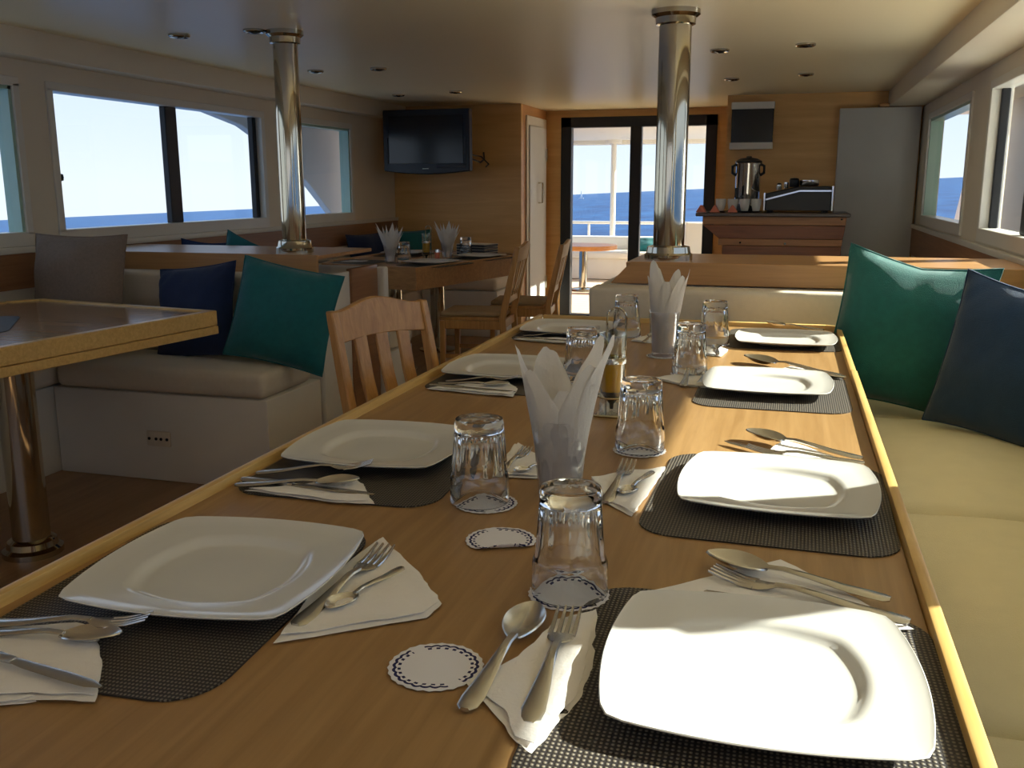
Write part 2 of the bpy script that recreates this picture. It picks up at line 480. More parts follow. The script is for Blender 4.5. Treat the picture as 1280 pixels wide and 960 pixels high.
# back walls
b = bm_new(); box(b, XL - .09, -2.28, YTV, YTV + .06, 0, ZC)
struct('wall_back', b, 'wall_wood', 'brown wood veneer wall behind the television', None)
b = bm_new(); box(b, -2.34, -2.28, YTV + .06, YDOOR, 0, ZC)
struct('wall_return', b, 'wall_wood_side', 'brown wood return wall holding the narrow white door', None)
b = bm_new()
DX0, DX1, DZ1 = -2.125, -0.672, 1.905
box(b, -2.34, DX0, YDOOR, YDOOR + .06, -.05, ZC); box(b, DX1, -.45, YDOOR, YDOOR + .06, -.05, ZC); box(b, DX0, DX1, YDOOR, YDOOR + .06, DZ1, ZC)
struct('wall_door', b, 'wall_wood', 'brown wood wall around the sliding glass door', None)
b = bm_new(); box(b, -.52, XR + .09, YBAR, YBAR + .06, 0, ZC); box(b, -.52, -.46, YBAR + .06, YDOOR, 0, ZC)
struct('wall_bar', b, 'wall_wood', 'brown wood veneer wall behind the bar', None)
b = bm_new(); box(b, .325, XR - .02, YBAR - .1, YBAR, 0, 1.845, .004)
struct('wall_panel', b, 'panel_grey', 'plain pale grey panel right of the bar', None)
b = bm_new(); box(b, .60, XR, YBAR - .13, YBAR - .002, 1.848, 1.872, .003)
struct('trim_7', b, 'ledge_wood', 'thin wood strip above the pale grey panel')

# sliding glass door
t = tag(thing('door_1', 'black framed sliding glass door to the sunny deck', None, ((DX0 + DX1) / 2, YDOOR, 0)), kind='structure')
b = bm_new()
box(b, DX0, DX0 + .10, YDOOR - .03, YDOOR + .07, 0, DZ1, .004, 1); box(b, DX1 - .10, DX1, YDOOR - .03, YDOOR + .07, 0, DZ1, .004, 1)
box(b, DX0, DX1, YDOOR - .03, YDOOR + .07, DZ1 - .095, DZ1, .004, 1); box(b, DX0, DX1, YDOOR - .03, YDOOR + .07, 0, .04, .004, 1)
obj('door_frame', b, 'black_frame', t)
b = bm_new(); box(b, -1.465, -1.36, YDOOR - .02, YDOOR + .06, .04, DZ1 - .09, .004, 1); obj('meeting_stile', b, 'black_frame', t)
b = bm_new(); box(b, -2.03, -1.46, YDOOR + .03, YDOOR + .036, .04, DZ1 - .09); obj('pane', b, 'pane', t, None)
b = bm_new(); box(b, -1.365, -.77, YDOOR + .01, YDOOR + .016, .04, DZ1 - .09); obj('pane', b, 'pane', t, None)

# narrow white door in the return wall
t = tag(thing('door_2', 'narrow white door with steel bar handle beside the television wall', None, (-2.28, 8.6, 0)), kind='structure')
b = bm_new(); box(b, -2.28, -2.262, 8.26, 8.95, 0, 1.885, .003, 1); obj('door_frame', b, 'white_paint', t)
b = bm_new(); box(b, -2.262, -2.248, 8.31, 8.90, .02, 1.80, .004, 1); lf = obj('door_leaf', b, 'white_gloss', t)
b = bm_new(); tube(b, [(-2.248, 8.60, 1.12), (-2.21, 8.60, 1.12), (-2.21, 8.60, 1.30), (-2.248, 8.60, 1.30)], .008, 8); obj('door_handle', b, 'steel', lf)
b = bm_new(); box(b, -2.25, -2.235, 8.88, 8.905, 1.50, 1.62, .002, 1); box(b, -2.25, -2.235, 8.88, 8.905, .3, .42, .002, 1); obj('hinge', b, 'steel', lf)

# ------------------------------------------------------------------ sea, boat exterior
b = bm_new()
S = 12000
vs = [b.verts.new((x, y, .0435 * x + .0012 * y - 2.3)) for x, y in ((-S, -S), (S, -S), (S, S), (-S, S))]
b.faces.new(vs)
tag(obj('sea', b, 'sea_water', None, None), 'blue rippled sea stretching to the horizon', 'sea', None, 'stuff')

# eaves outside the side windows
b = bm_new(); box(b, XR + .09, 1.6, Y0 - .5, 9.2, 1.87, 1.96, .01)
struct('roof_overhang', b, 'deck_white', 'pale roof overhang outside the right windows')
b = bm_new(); box(b, -4.16, XL - .09, Y0 - .5, 9.2, 1.87, 1.96, .01)
struct('roof_overhang', b, 'deck_white', 'pale roof overhang outside the left windows')
b = bm_new(); box(b, XR + .09, 3.0, Y0 - .5, 9.0, .34, .44, .01); box(b, 2.95, 3.01, Y0 - .5, 9.0, .44, .50, .01)  # unseen deck, added and widened to bounce sunlight up to the ceiling
struct('bounce_deck', b, 'deck_white', 'added white side deck bouncing sunlight in through the right windows')
b = bm_new(); box(b, -5.1, XL - .09, Y0 - .5, 9.0, .38, .48, .01); box(b, -5.11, -5.05, Y0 - .5, 9.0, .48, .56, .01)  # unseen left deck, added so its white top returns sky light indoors
struct('bounce_deck', b, 'deck_white', 'added white side deck bouncing sky light in through the left windows')
# wing shaped supports outside the windows
def wing(x0, x1, pts, label):
    b = bm_new(); prism(b, pts, x0, x1, 'x', .006, 1)
    return tag(obj('roof_wing', b, 'hull_grey'), label, 'boat wing', 'roof wings')
wing(-4.05, -3.98, [(5.3, 1.88), (5.55, 1.86), (5.94, 1.80), (6.44, 1.72), (6.71, 1.627), (7.05, 1.48), (7.44, 1.293), (7.875, 1.009), (8.5, .55), (8.9, .2), (9.1, .2), (9.15, 1.88)], 'curved grey-white wing outside the left windows with sea below')
wing(1.5, 1.57, [(5.75, 1.88), (5.9, .2), (10.2, .2), (9.85, .95), (9.5, 1.32), (8.9, 1.88)], 'grey wing panel outside the right sliding window')

# aft deck
t = thing('deck_floor', 'pale planked aft deck beyond the glass door', None, (-1.3, 11.5, -.03), kind='structure')
b = bm_new(); box(b, -4.0, 1.5, YDOOR + .07, 14.6, -.2, -.035); obj('deck_base', b, 'deck_plank', t)
pm = None
for i in range(44):
    y = YDOOR + .08 + i * .125
    if pm is None:
        b = bm_new(); box(b, -2.75, 2.75, .003, .122, 0, .022, .003, 1); pm = mesh_of(b, 'plank', None)
    put('plank', pm, 'deck_plank', t, (0.05, y - 11.5, -.002))
b = bm_new(); box(b, -3.7, .3, YDOOR + .08, 14.3, 1.93, 2.03, .01); box(b, -3.7, .3, 14.1, 14.3, 1.87, 1.95, .01)
struct('deck_roof', b, 'deck_white', 'white roof over the aft deck')
t = thing('deck_pole', 'white deck pole standing outside the glass door', 'pole', (-2.52, 14.0, 0))
b = bm_new(); cyl(b, -2.52, 14.0, 0, 1.93, .04, 20); obj('shaft', b, 'deck_white', t)
b = bm_new(); lathe(b, [(0, 1.88), (.12, 1.88), (.12, 1.93), (0, 1.93)], 24, (-2.52, 14.0, 0)); obj('collar', b, 'deck_white', t)
b = bm_new(); lathe(b, [(0, 0), (.11, 0), (.11, .03), (0, .03)], 24, (-2.52, 14.0, 0)); obj('base_flange', b, 'deck_white', t)
t = thing('deck_railing', 'white stern railing in front of the sea', 'railing', (-1.3, 14.5, 0))
b = bm_new(); tube(b, [(-4.0, 14.5, .72), (1.5, 14.5, .72)], .024, 10); obj('top_rail', b, 'deck_white', t)
b = bm_new(); tube(b, [(-4.0, 14.5, .50), (1.5, 14.5, .50)], .015, 8); obj('mid_rail', b, 'deck_white', t)
for x in (-3.95, -2.98, -2.2, -1.45, -.6, .3, 1.45):
    b = bm_new(); tube(b, [(x, 14.5, -.03), (x, 14.5, .72)], .02, 8); obj('post', b, 'deck_white', t)
t = thing('deck_bench', 'long white built-in bench across the aft deck', 'bench', (-1.3, 13.2, 0))
b = bm_new(); box(b, -3.9, 1.4, 12.95, 13.7, 0, .28, .01); obj('bench_base', b, 'deck_white', t)
b = bm_new(); box(b, -3.88, 1.38, 12.9, 13.5, .28, .38, .03, 3); obj('seat_cushion', b, 'deck_white', t)
b = bm_new(); box(b, -3.88, 1.38, 13.5, 13.72, .28, .56, .03, 3); obj('back_cushion', b, 'deck_white', t)
t = thing('deck_table', 'orange varnished deck table on a steel post outside the door', 'table', (-2.5, 11.6, 0))
b = bm_new()
pts = [(-3.5, 11.2), (-2.35, 11.2)] + [(-2.35 + .32 * math.cos(a), 11.6 + .40 * math.sin(a)) for a in [(-80 + i * 16) * PI / 180 for i in range(11)]] + [(-2.35, 12.0), (-3.5, 12.0)]
prism(b, pts, .50, .555, 'z', .006, 1); obj('tabletop', b, 'deck_table_wood', t)
b = bm_new(); cyl(b, -2.44, 11.55, .02, .50, .05); obj('pedestal', b, 'steel', t)
b = bm_new(); lathe(b, [(0, 0), (.17, 0), (.16, .015), (.06, .03), (0, .03)], 28, (-2.44, 11.55, 0)); obj('pedestal_base', b, 'steel', t)
t = thing('deck_lounger', 'white padded deck seat beside the bar end outside', 'seat', (-1.0, 11.4, 0))
b = bm_new(); box(b, -1.45, -.55, 11.0, 11.8, 0, .30, .02); obj('seat_base', b, 'deck_white', t)
b = bm_new(); box(b, -1.47, -.53, 10.98, 11.6, .30, .42, .05, 4); obj('seat_cushion', b, 'deck_white', t)
b = bm_new(); prism(b, [(11.55, .40), (11.75, .40), (11.95, .82), (11.75, .84)], -1.22, -.56, 'x', .04, 4); obj('back_cushion', b, 'deck_white', t)

# distant sailing boat
t = thing('sailing_boat', 'tiny white sailing boat on the horizon beyond the door', 'boat', (-150, 700, -7.6))
b = bm_new(); prism(b, [(-151.6, -7.9), (-148.4, -7.9), (-147.9, -7.2), (-152.1, -7.2)], 699.5, 700.5, 'y'); obj('hull', b, 'sail', t)
b = bm_new(); prism(b, [(-150.8, -6.9), (-149.2, -6.9), (-149.9, -1.6)], 699.9, 700.1, 'y'); obj('sail', b, 'sail', t)

# ------------------------------------------------------------------ pillows
def pillow_mesh(w, h, t, seed=0, n=22, corner=0.07, sag=0.0):
    rnd = random.Random(seed)
    off = Vector((rnd.random() * 50, rnd.random() * 50, rnd.random() * 50))
    b = bm_new()
    grids = []
    for s in (1, -1):
        g = []
        for i in range(n + 1):
            row = []
            u = -1 + 2 * i / n
            for j in range(n + 1):
                v = -1 + 2 * j / n
                bu = 1 - corner * (1 - v * v) ** 1.0
                bv = 1 - corner * (1 - u * u) ** 1.0
                x = u * bu * w / 2; z = v * bv * h / 2
                f = max(0, (1 - u ** 4)) ** .55 * max(0, (1 - v ** 4)) ** .55
                f *= (0.62 + 0.38 * (1 - (u * u + v * v) / 2))
                y = s * t / 2 * f
                p = Vector((x, y, z))
                nn = noise.noise(p * 6 + off) * .016 + noise.noise(p * 15 + off) * .006
                # stress folds near corners
                q = max(0, abs(u) + abs(v) - 1.0)
                nn += .010 * q * math.sin(18 * (u - v) + s) * (1 - max(abs(u), abs(v)) ** 6)
                y += nn * min(1, f * 2) * s
                z -= sag * (1 - abs(u)) * (v > 0) * v * .06
                if abs(u) > .999 or abs(v) > .999: y = noise.noise(p * 5 + off) * .008
                row.append(b.verts.new((x, y, z)))
            g.append(row)
        grids.append(g)
        for i in range(n):
            for j in range(n):
                q4 = (g[i][j], g[i + 1][j], g[i + 1][j + 1], g[i][j + 1])
                b.faces.new(q4 if s < 0 else q4[::-1])
    bmesh.ops.remove_doubles(b, verts=b.verts, dist=1e-5)
    # seam path
    path = []
    g = grids[0]
    return b
def seam(w, h, corner, n=22, r=.0035, seed=0, sag=0.0):
    rnd = random.Random(seed); off = Vector((rnd.random() * 50, rnd.random() * 50, rnd.random() * 50))
    pts = []
    def pt(u, v):
        x = u * (1 - corner * (1 - v * v)) * w / 2; z = v * (1 - corner * (1 - u * u)) * h / 2
        yy = noise.noise(Vector((x, 0, z)) * 5 + off) * .008
        return (x, yy, z - sag * (1 - abs(u)) * (v > 0) * v * .06)
    for k in range(n): pts.append(pt(-1 + 2 * k / n, -1))
    for k in range(n): pts.append(pt(1, -1 + 2 * k / n))
    for k in range(n): pts.append(pt(1 - 2 * k / n, 1))
    for k in range(n + 1): pts.append(pt(-1, 1 - 2 * k / n))
    b = bm_new(); tube(b, pts, r, 6, False); return b
def pillow(name_label, loc, rot, w, h, t, mat, seed, corner=.07, sag=0):
    o = thing('pillow', name_label, 'pillow', loc, 0, 'scatter pillows on the benches')
    o.rotation_euler = rot
    cv = obj('cover', pillow_mesh(w, h, t, seed, corner=corner, sag=sag), mat, o, 60, rel=False)
    obj('seam', seam(w, h, corner, seed=seed, sag=sag), mat, cv, 60, rel=False)
    return o

# ------------------------------------------------------------------ benches (left booth)
def cushion(name, label, x0, x1, y0, y1, z0, z1, mat, bev=.035, cat='cushion', group=None, crown=.02):
    b = bm_new(); box(b, x0, x1, y0, y1, z0, z1, bev, 4)
    bmesh.ops.subdivide_edges(b, edges=[e_ for e_ in b.edges if e_.calc_length() > .18], cuts=6, use_grid_fill=True)
    cx, cy_ = (x0 + x1) / 2, (y0 + y1) / 2
    for v in b.verts:
        if v.co.z > (z0 + z1) / 2:
            u = (v.co.x - cx) / (x1 - x0) * 2; w_ = (v.co.y - cy_) / (y1 - y0) * 2
            v.co.z += crown * max(0, 1 - u * u) * max(0, 1 - w_ * w_) + .004 * noise.noise(v.co * 7)
    return tag(obj(name, b, mat, None, 50), label, cat, group)

# cross bench of the left booth
t = thing('bench', 'white bench base of the left booth with a wall socket in its front', 'bench', (-2.6, 3.8, 0))
b = bm_new(); box(b, -3.13, -2.05, 3.38, 3.855, 0, .395, .006); obj('bench_base', b, 'sofa_white', t)
b = bm_new(); box(b, -2.05, -2.02, 4.16, 4.46, 0, .88, .004); obj('end_panel', b, 'ledge_wood_side', t)
b = bm_new(); box(b, XL + .03, -2.052, 3.865, 4.46, .0, .87); box(b, -2.052, -2.03, 3.865, 4.155, 0, .87, .004); obj('back_core', b, 'sofa_white', t)
t2 = thing('wall_socket', 'beige double power socket on the white bench base', 'socket', (-2.59, 3.38, .194))
b = bm_new(); box(b, -2.65, -2.53, 3.368, 3.379, .16, .228, .006); obj('plate', b, 'linen_cream', t2)
for xx in (-2.635, -2.60, -2.575, -2.545):
    b = bm_new(); cyl(b, 0, 0, 0, .003, .007, 10); bmesh.ops.rotate(b, verts=b.verts, cent=(0, 0, 0), matrix=Matrix.Rotation(PI / 2, 3, 'X')); bmesh.ops.translate(b, verts=b.verts, vec=(xx, 3.3685, .194)); obj('pin_hole', b, 'black_plastic', t2)
# left-wall bench
t = thing('bench', 'white bench base running along the left wall under the windows', 'bench', (-3.3, 1.5, 0))
b = bm_new(); box(b, XL + .002, -3.135, .3, 3.86, 0, .395, .006); obj('bench_base', b, 'sofa_white', t)
cushion('seat_cushion', 'cream seat cushion on the left booth cross bench', -3.10, -2.05, 3.36, 3.78, .40, .51, 'linen_cream', group='bench cushions')
cushion('seat_cushion', 'cream seat cushion along the left wall behind the left table', XL + .03, -3.11, .35, 3.76, .40, .51, 'linen_cream', group='bench cushions')
def back_cushion(label, pts, a0, a1, axis, mat='linen_cream'):
    b = bm_new(); prism(b, pts, a0, a1, axis, .022, 3)
    return tag(obj('back_cushion', b, mat, None, 50), label, 'cushion', 'bench cushions')
back_cushion('cream back cushion behind the navy and teal pillows', [(3.79, .50), (3.86, .50), (3.86, .885), (3.73, .885)], XL + .05, -2.06, 'x')
# wooden ledges between booths, sloped front edge
def ledge(label, x0, x1, slant):
    t = thing('ledge', label, 'ledge', ((x0 + x1) / 2, 4.1, .88))
    b = bm_new()
    box(b, x0 + (.06 if slant else 0), x1, 3.888, 4.462, .945, .962, .002, 1)
    obj('ledge_top', b, 'ledge_wood', t, 20)
    b = bm_new(); prism(b, [(x0, .876), (x1, .876), (x1, .966), (x0 + (.085 if slant else 0), .966)], 3.866, 3.886, 'y', .002, 1)
    obj('front_board', b, 'ledge_wood', t, 20)
    return t
ledge('brown wood ledge behind the left booth carrying a steel pole', XL + .025, -2.05, False)
t = thing('backrest_panel', 'white end block of the bench backing the far booth', 'panel', (-1.95, 4.5, 0))
b = bm_new(); box(b, -2.035, -1.985, 4.466, 4.52, .0, .865, .010, 3); obj('end_block', b, 'sofa_white', t)
# booth 2
t = thing('bench', 'white bench base of the far booth behind the wood ledge', 'bench', (-2.8, 4.8, 0))
b = bm_new(); box(b, XL + .03, -2.04, 4.47, 4.95, 0, .39, .006); obj('bench_base', b, 'sofa_white', t)
t = thing('bench', 'white bench base along the left wall beside the far booth table', 'bench', (-3.2, 6.5, 0))
b = bm_new(); box(b, XL + .002, -3.05, 4.96, YTV - .01, 0, .39, .006); obj('bench_base', b, 'sofa_white', t)
b = bm_new(); box(b, -3.04, -2.35, 7.62, YTV - .01, 0, .39, .006); obj('bench_base', b, 'sofa_white', t)
cushion('seat_cushion', 'cream seat cushion hidden behind the ledge in the far booth', XL + .03, -2.03, 4.62, 4.95, .395, .50, 'linen_cream', group='bench cushions')
cushion('seat_cushion', 'cream seat cushion along the left wall in the far booth', XL + .03, -3.05, 4.97, YTV - .03, .395, .50, 'linen_cream', group='bench cushions')
cushion('seat_cushion', 'cream seat cushion below the television in the far booth', -3.03, -2.36, 7.62, YTV - .03, .395, .50, 'linen_cream', group='bench cushions')
back_cushion('cream back cushion of the far booth against the wood ledge', [(4.47, .50), (4.58, .50), (4.53, .86), (4.47, .86)], XL + .05, -2.03, 'x')
back_cushion('cream back cushion under the left windows of the far booth', [(XL + .026, .525), (XL + .10, .525), (XL + .07, .80), (XL + .026, .80)], 4.6, YTV - .02, 'y')
back_cushion('cream back cushion under the left windows beside the left table', [(XL + .026, .535), (XL + .13, .535), (XL + .09, .75), (XL + .026, .75)], .35, 3.7, 'y')

pillow('teal pillow leaning at the open end of the left bench', (-2.08, 3.60, .725), (R(-13), R(11), R(6)), .46, .44, .16, 'fabric_teal_dark', 3, .06)
pillow('navy blue pillow beside the teal one behind the left table', (-2.53, 3.62, .725), (R(-16), R(-7), R(-6)), .43, .42, .14, 'fabric_navy', 5, .06)
pillow('tan woven pillow in the corner of the left bench', (-3.10, 3.56, .80), (R(-12), R(0), R(3)), .48, .53, .15, 'fabric_tan', 7, .05)
pillow('dark teal pillow tip peeking over the left ledge', (-2.90, 4.70, .77), (R(12), R(22), R(4)), .40, .42, .13, 'fabric_teal_dark', 9, .07)
pillow('navy pillow edge peeking over the left ledge near the window', (-3.20, 4.72, .755), (R(10), R(4), R(0)), .30, .44, .13, 'fabric_navy', 11, .07)
pillow('navy pillow on the far booth bench below the small window', (-3.29, 7.15, .70), (R(-15), R(0), R(80)), .55, .40, .15, 'fabric_navy', 13, .06)
pillow('teal pillow in the far booth corner behind the napkin glass', (-3.18, 7.72, .70), (R(-14), R(0), R(50)), .46, .40, .15, 'fabric_teal_dark', 15, .06)

# ------------------------------------------------------------------ right side bench
t = thing('bench', 'white bench base along the right wall beside the long table', 'bench', (.6, 2, 0))
b = bm_new(); box(b, .30, XR - .002, .2, 3.86, 0, .355, .006); obj('bench_base', b, 'sofa_white', t)
t = thing('bench', 'white cross bench base behind the far end of the long table', 'bench', (-.2, 4.0, 0))
b = bm_new(); box(b, -.76, .295, 3.66, 4.45, 0, .355, .006); obj('bench_base', b, 'sofa_white', t)
b = bm_new(); box(b, -.74, XR - .03, 3.87, 4.42, .355, .87); obj('back_core', b, 'sofa_white', t)
cushion('seat_cushion', 'khaki seat cushion nearest the camera on the right bench', .27, .80, .45, 1.43, .36, .475, 'linen_khaki', .05, group='bench cushions', crown=.03)
cushion('seat_cushion', 'middle khaki seat cushion on the right bench beside the lit plate', .27, .80, 1.44, 2.44, .36, .475, 'linen_khaki', .05, group='bench cushions', crown=.03)
cushion('seat_cushion', 'khaki seat cushion in front of the green pillow', .27, .80, 2.45, 3.46, .36, .475, 'linen_khaki', .05, group='bench cushions', crown=.03)
cushion('seat_cushion', 'khaki corner seat cushion underneath the green pillow', -.74, .80, 3.47, 3.80, .36, .465, 'linen_khaki', .03, group='bench cushions', crown=.01)
back_cushion('cream back cushion behind the far end of the long table', [(3.77, .48), (3.86, .48), (3.86, .872), (3.72, .872)], -.765, XR - .03, 'x')
back_cushion('khaki back cushion along the right wall under the window', [(XR - .024, .46), (XR - .024, .755), (XR - .09, .755), (XR - .118, .46)], .45, 3.68, 'y', 'linen_khaki')
ledge('brown wood ledge with slanted left end behind the long table carrying a steel pole', -.70, XR - .025, True)
pillow('emerald green velvet pillow propped in the corner of the right bench', (.418, 3.53, .765), (R(-9), R(9), R(-4)), .50, .545, .18, 'fabric_teal', 21, .07, .5)
pillow('deep blue pillow behind the green one at the right edge', (.675, 3.20, .735), (R(-12), R(6), R(-38)), .41, .51, .15, 'fabric_blue', 23, .07, .3)

# ------------------------------------------------------------------ steel poles
def steel_pole(label, x, y, z0, z1, r, seg=36):
    t = thing('steel_pole', label, 'pole', (x, y, z0))
    b = bm_new(); cyl(b, x, y, z0 + .02, z1 - .02, r, seg); obj('shaft', b, 'steel', t)
    b = bm_new(); lathe(b, [(0, z0), (r * 1.55, z0), (r * 1.55, z0 + .022), (r * 1.42, z0 + .03), (r * 1.36, z0 + .055), (r * 1.02, z0 + .062), (0, z0 + .062)], seg, (x, y, 0)); obj('base_flange', b, 'steel', t)
    b = bm_new(); lathe(b, [(0, z1), (r * 1.5, z1), (r * 1.5, z1 - .018), (r * 1.25, z1 - .03), (r * 1.22, z1 - .055), (r * 1.02, z1 - .06), (0, z1 - .06)], seg, (x, y, 0)); obj('top_flange', b, 'steel', t)
    return t
steel_pole('polished steel pole on the left ledge before the windows', -2.275, 4.08, .962, ZC, .057)
steel_pole('polished steel pole on the ledge in front of the glass door', -.49, 4.08, .962, ZC, .066)

# ------------------------------------------------------------------ ceiling spotlights
SPOT = thing('ceiling_spotlight', 'x', 'ceiling light', (0, 0, ZC), 0, 'recessed ceiling spotlights')
b = bm_new(); lathe(b, [(.028, 0), (.05, 0), (.05, -.008), (.044, -.013), (.030, -.010), (.028, 0)], 28); obj('trim_ring', b, 'steel', SPOT, rel=False)
b = bm_new(); lathe(b, [(0, -.002), (.03, -.002), (.026, -.012), (.012, -.018), (0, -.018)], 24); obj('lamp', b, 'dark_glass', SPOT, rel=False)
spots = [(-2.80, 4.03, 'recessed ceiling spotlight nearest the left soffit, left of the pole top'),
         (-2.39, 4.01, 'recessed ceiling spotlight just left of the left pole top'),
         (-2.85, 5.47, 'recessed ceiling spotlight just right of the left pole'),
         (-2.43, 5.47, 'recessed ceiling spotlight above the left edge of the television, second row'),
         (-2.97, 7.05, 'recessed ceiling spotlight over the television, left one'),
         (-2.46, 6.94, 'recessed ceiling spotlight over the television, right one'),
         (-.40, 5.28, 'recessed ceiling spotlight right of the right pole, nearer row'),
         (.03, 5.20, 'recessed ceiling spotlight at right, nearer row over the bar'),
         (-.42, 6.68, 'recessed ceiling spotlight directly above the dark wall cabinet'),
         (.05, 6.54, 'recessed ceiling spotlight at right, farther row over the bar')]
for i, (x, y, lb) in enumerate(spots):
    if i == 0: SPOT.location = (x, y, ZC); SPOT['label'] = lb
    else: copy_thing(SPOT, (x, y, ZC), 0, lb)

# ------------------------------------------------------------------ television
TVK = 7.55 / 7.75
t = thing('television', 'black flat television hung high on the wood wall', 'television', (-2.93, 7.55, 1.376))
def tvp(x, z): return (x * TVK, 1.27 + (z - 1.27) * TVK)
def tvbox(name, x0, x1, z0, z1, d, mt):
    b = bm_new(); p, q = tvp(x0, z0), tvp(x1, z1); box(b, p[0], q[0], 7.52 - d, 7.53, p[1], q[1], .002, 1); return obj(name, b, mt, t if name == 'screen' else cs)
b = bm_new()
prism(b, [tvp(*p) for p in [(-3.405, 1.91), (-2.62, 1.91), (-2.62, 1.40)] + [(-2.62 - .785 * k / 10, 1.40 - .028 * math.sin(PI * k / 10)) for k in range(1, 10)] + [(-3.405, 1.40)]], 7.52, 7.60, 'y', .006, 1)
cs = obj('casing', b, 'black_plastic', t)
tvbox('screen', -3.35, -2.675, 1.462, 1.86, .006, 'screen')
tvbox('speaker_strip', -2.665, -2.648, 1.46, 1.68, .008, 'dark_stack'); tvbox('speaker_strip', -3.377, -3.36, 1.46, 1.68, .008, 'dark_stack')
tvbox('reflective_strip', -2.92, -2.66, 1.425, 1.452, .008, 'dark_stack')
tvbox('maker_badge', -3.045, -2.985, 1.415, 1.423, .010, 'bright_steel')
b = bm_new(); box(b, -3.1, -2.75, 7.60, 8.12, 1.55, 1.75, .004, 1); obj('wall_bracket', b, 'black_plastic', t)
b = bm_new(); tube(b, [(-2.58, 7.59, 1.50), (-2.55, 7.8, 1.47), (-2.58, 8.0, 1.50), (-2.62, 8.11, 1.56)], .008, 8); tube(b, [(-2.58, 7.59, 1.53), (-2.56, 7.85, 1.52), (-2.54, 8.0, 1.46), (-2.6, 8.11, 1.44)], .006, 8); obj('cable', b, 'black_plastic', t)

# ------------------------------------------------------------------ bar
t = thing('bar_counter', 'wood plank bar counter with granite top at the back right', 'bar', (-.1, 7.2, 0))
b = bm_new(); box(b, -.42, .36, 7.03, 7.5, 0, 1.04); obj('bar_body', b, 'bar_wood_dark', t)
for i, (pts, mt) in enumerate([
        ([(-.60, .998), (.378, .998), (.382, 1.055), (-.60, 1.055)], 'bar_wood_light'),
        ([(-.485, .902), (.366, .902), (.377, .995), (-.60, .995)], 'bar_wood_dark'),
        ([(-.485, .852), (.360, .852), (.365, .899), (-.485, .899)], 'bar_wood_light'),
        ([(-.455, .765), (.352, .765), (.359, .849), (-.455, .849)], 'bar_wood_dark'),
        ([(-.455, .67), (.345, .67), (.351, .762), (-.455, .762)], 'bar_wood_light'),
        ([(-.455, .0), (.345, .0), (.345, .667), (-.455, .667)], 'bar_wood_dark')]):
    b = bm_new(); prism(b, pts, 6.995, 7.03, 'y', .002, 1); obj('plank', b, mt, t)
for xx, zz in ((-.33, .872), (-.02, .868), (.35, 1.04)):
    b = bm_new(); cyl(b, 0, 0, 0, .004, .007, 10); bmesh.ops.rotate(b, verts=b.verts, cent=(0, 0, 0), matrix=Matrix.Rotation(PI / 2, 3, 'X')); bmesh.ops.translate(b, verts=b.verts, vec=(xx, 6.996, zz)); obj('screw', b, 'vinegar', t)
b = bm_new(); box(b, -.65, .405, 6.96, 7.55, 1.056, 1.082, .005, 1); obj('granite_top', b, 'granite', t)
ZB = 1.0825
# urn
t = thing('hot_water_urn', 'polished steel hot water urn with black lid on the bar', 'urn', (-.31, 7.3, ZB))
b = bm_new(); lathe(b, [(0, ZB + .05), (.088, ZB + .05), (.09, ZB + .06), (.09, ZB + .345), (.092, ZB + .352), (0, ZB + .352)], 32, (-.31, 7.3, 0)); obj('tank', b, 'bright_steel', t)
b = bm_new(); lathe(b, [(0, ZB), (.085, ZB), (.09, ZB + .02), (.088, ZB + .05), (0, ZB + .05)], 32, (-.31, 7.3, 0)); obj('base', b, 'black_plastic', t)
b = bm_new(); lathe(b, [(0, ZB + .352), (.097, ZB + .352), (.095, ZB + .366), (.06, ZB + .384), (.022, ZB + .39), (.018, ZB + .40), (0, ZB + .402)], 32, (-.31, 7.3, 0)); obj('lid', b, 'black_plastic', t)
for s in (-1, 1):
    b = bm_new(); tube(b, [(-.31 + s * .088, 7.29, ZB + .34), (-.31 + s * .112, 7.28, ZB + .33), (-.31 + s * .112, 7.28, ZB + .28), (-.31 + s * .088, 7.29, ZB + .265)], .011, 8); obj('side_handle', b, 'black_plastic', t)
b = bm_new(); tube(b, [(-.36, 7.22, ZB + .10), (-.375, 7.17, ZB + .10), (-.378, 7.155, ZB + .07)], .014, 8); box(b, -.392, -.366, 7.145, 7.185, ZB + .10, ZB + .175, .006, 1); obj('tap', b, 'black_plastic', t)
# cups
CUP = thing('coffee_cup', 'x', 'cup', (0, 0, ZB), 0, 'white cups on the bar')
b = bm_new(); lathe(b, [(0, 0), (.024, 0), (.027, .008), (.036, .055), (.038, .085), (.035, .085), (.033, .055), (.022, .010), (0, .009)], 24); obj('bowl', b, 'ceramic', CUP, rel=False)
b = bm_new(); tube(b, [(.034, 0, .068), (.055, 0, .066), (.058, 0, .04), (.033, 0, .03)], .005, 8); obj('handle', b, 'ceramic', CUP, rel=False)
cups = [(-.485, 7.10, 'leftmost white coffee cup on the granite bar top'), (-.40, 7.10, 'white coffee cup second from the left on the bar'),
        (-.315, 7.09, 'white coffee cup in front of the urn'), (-.235, 7.10, 'white coffee cup nearest the coffee machine')]
for i, (x, y, lb) in enumerate(cups):
    if i == 0: CUP.location = (x, y, ZB + .01); CUP['label'] = lb; CUP.rotation_euler.z = R(70)
    else: copy_thing(CUP, (x, y, ZB + .01), R(70 + 20 * i), lb)
SAU = None
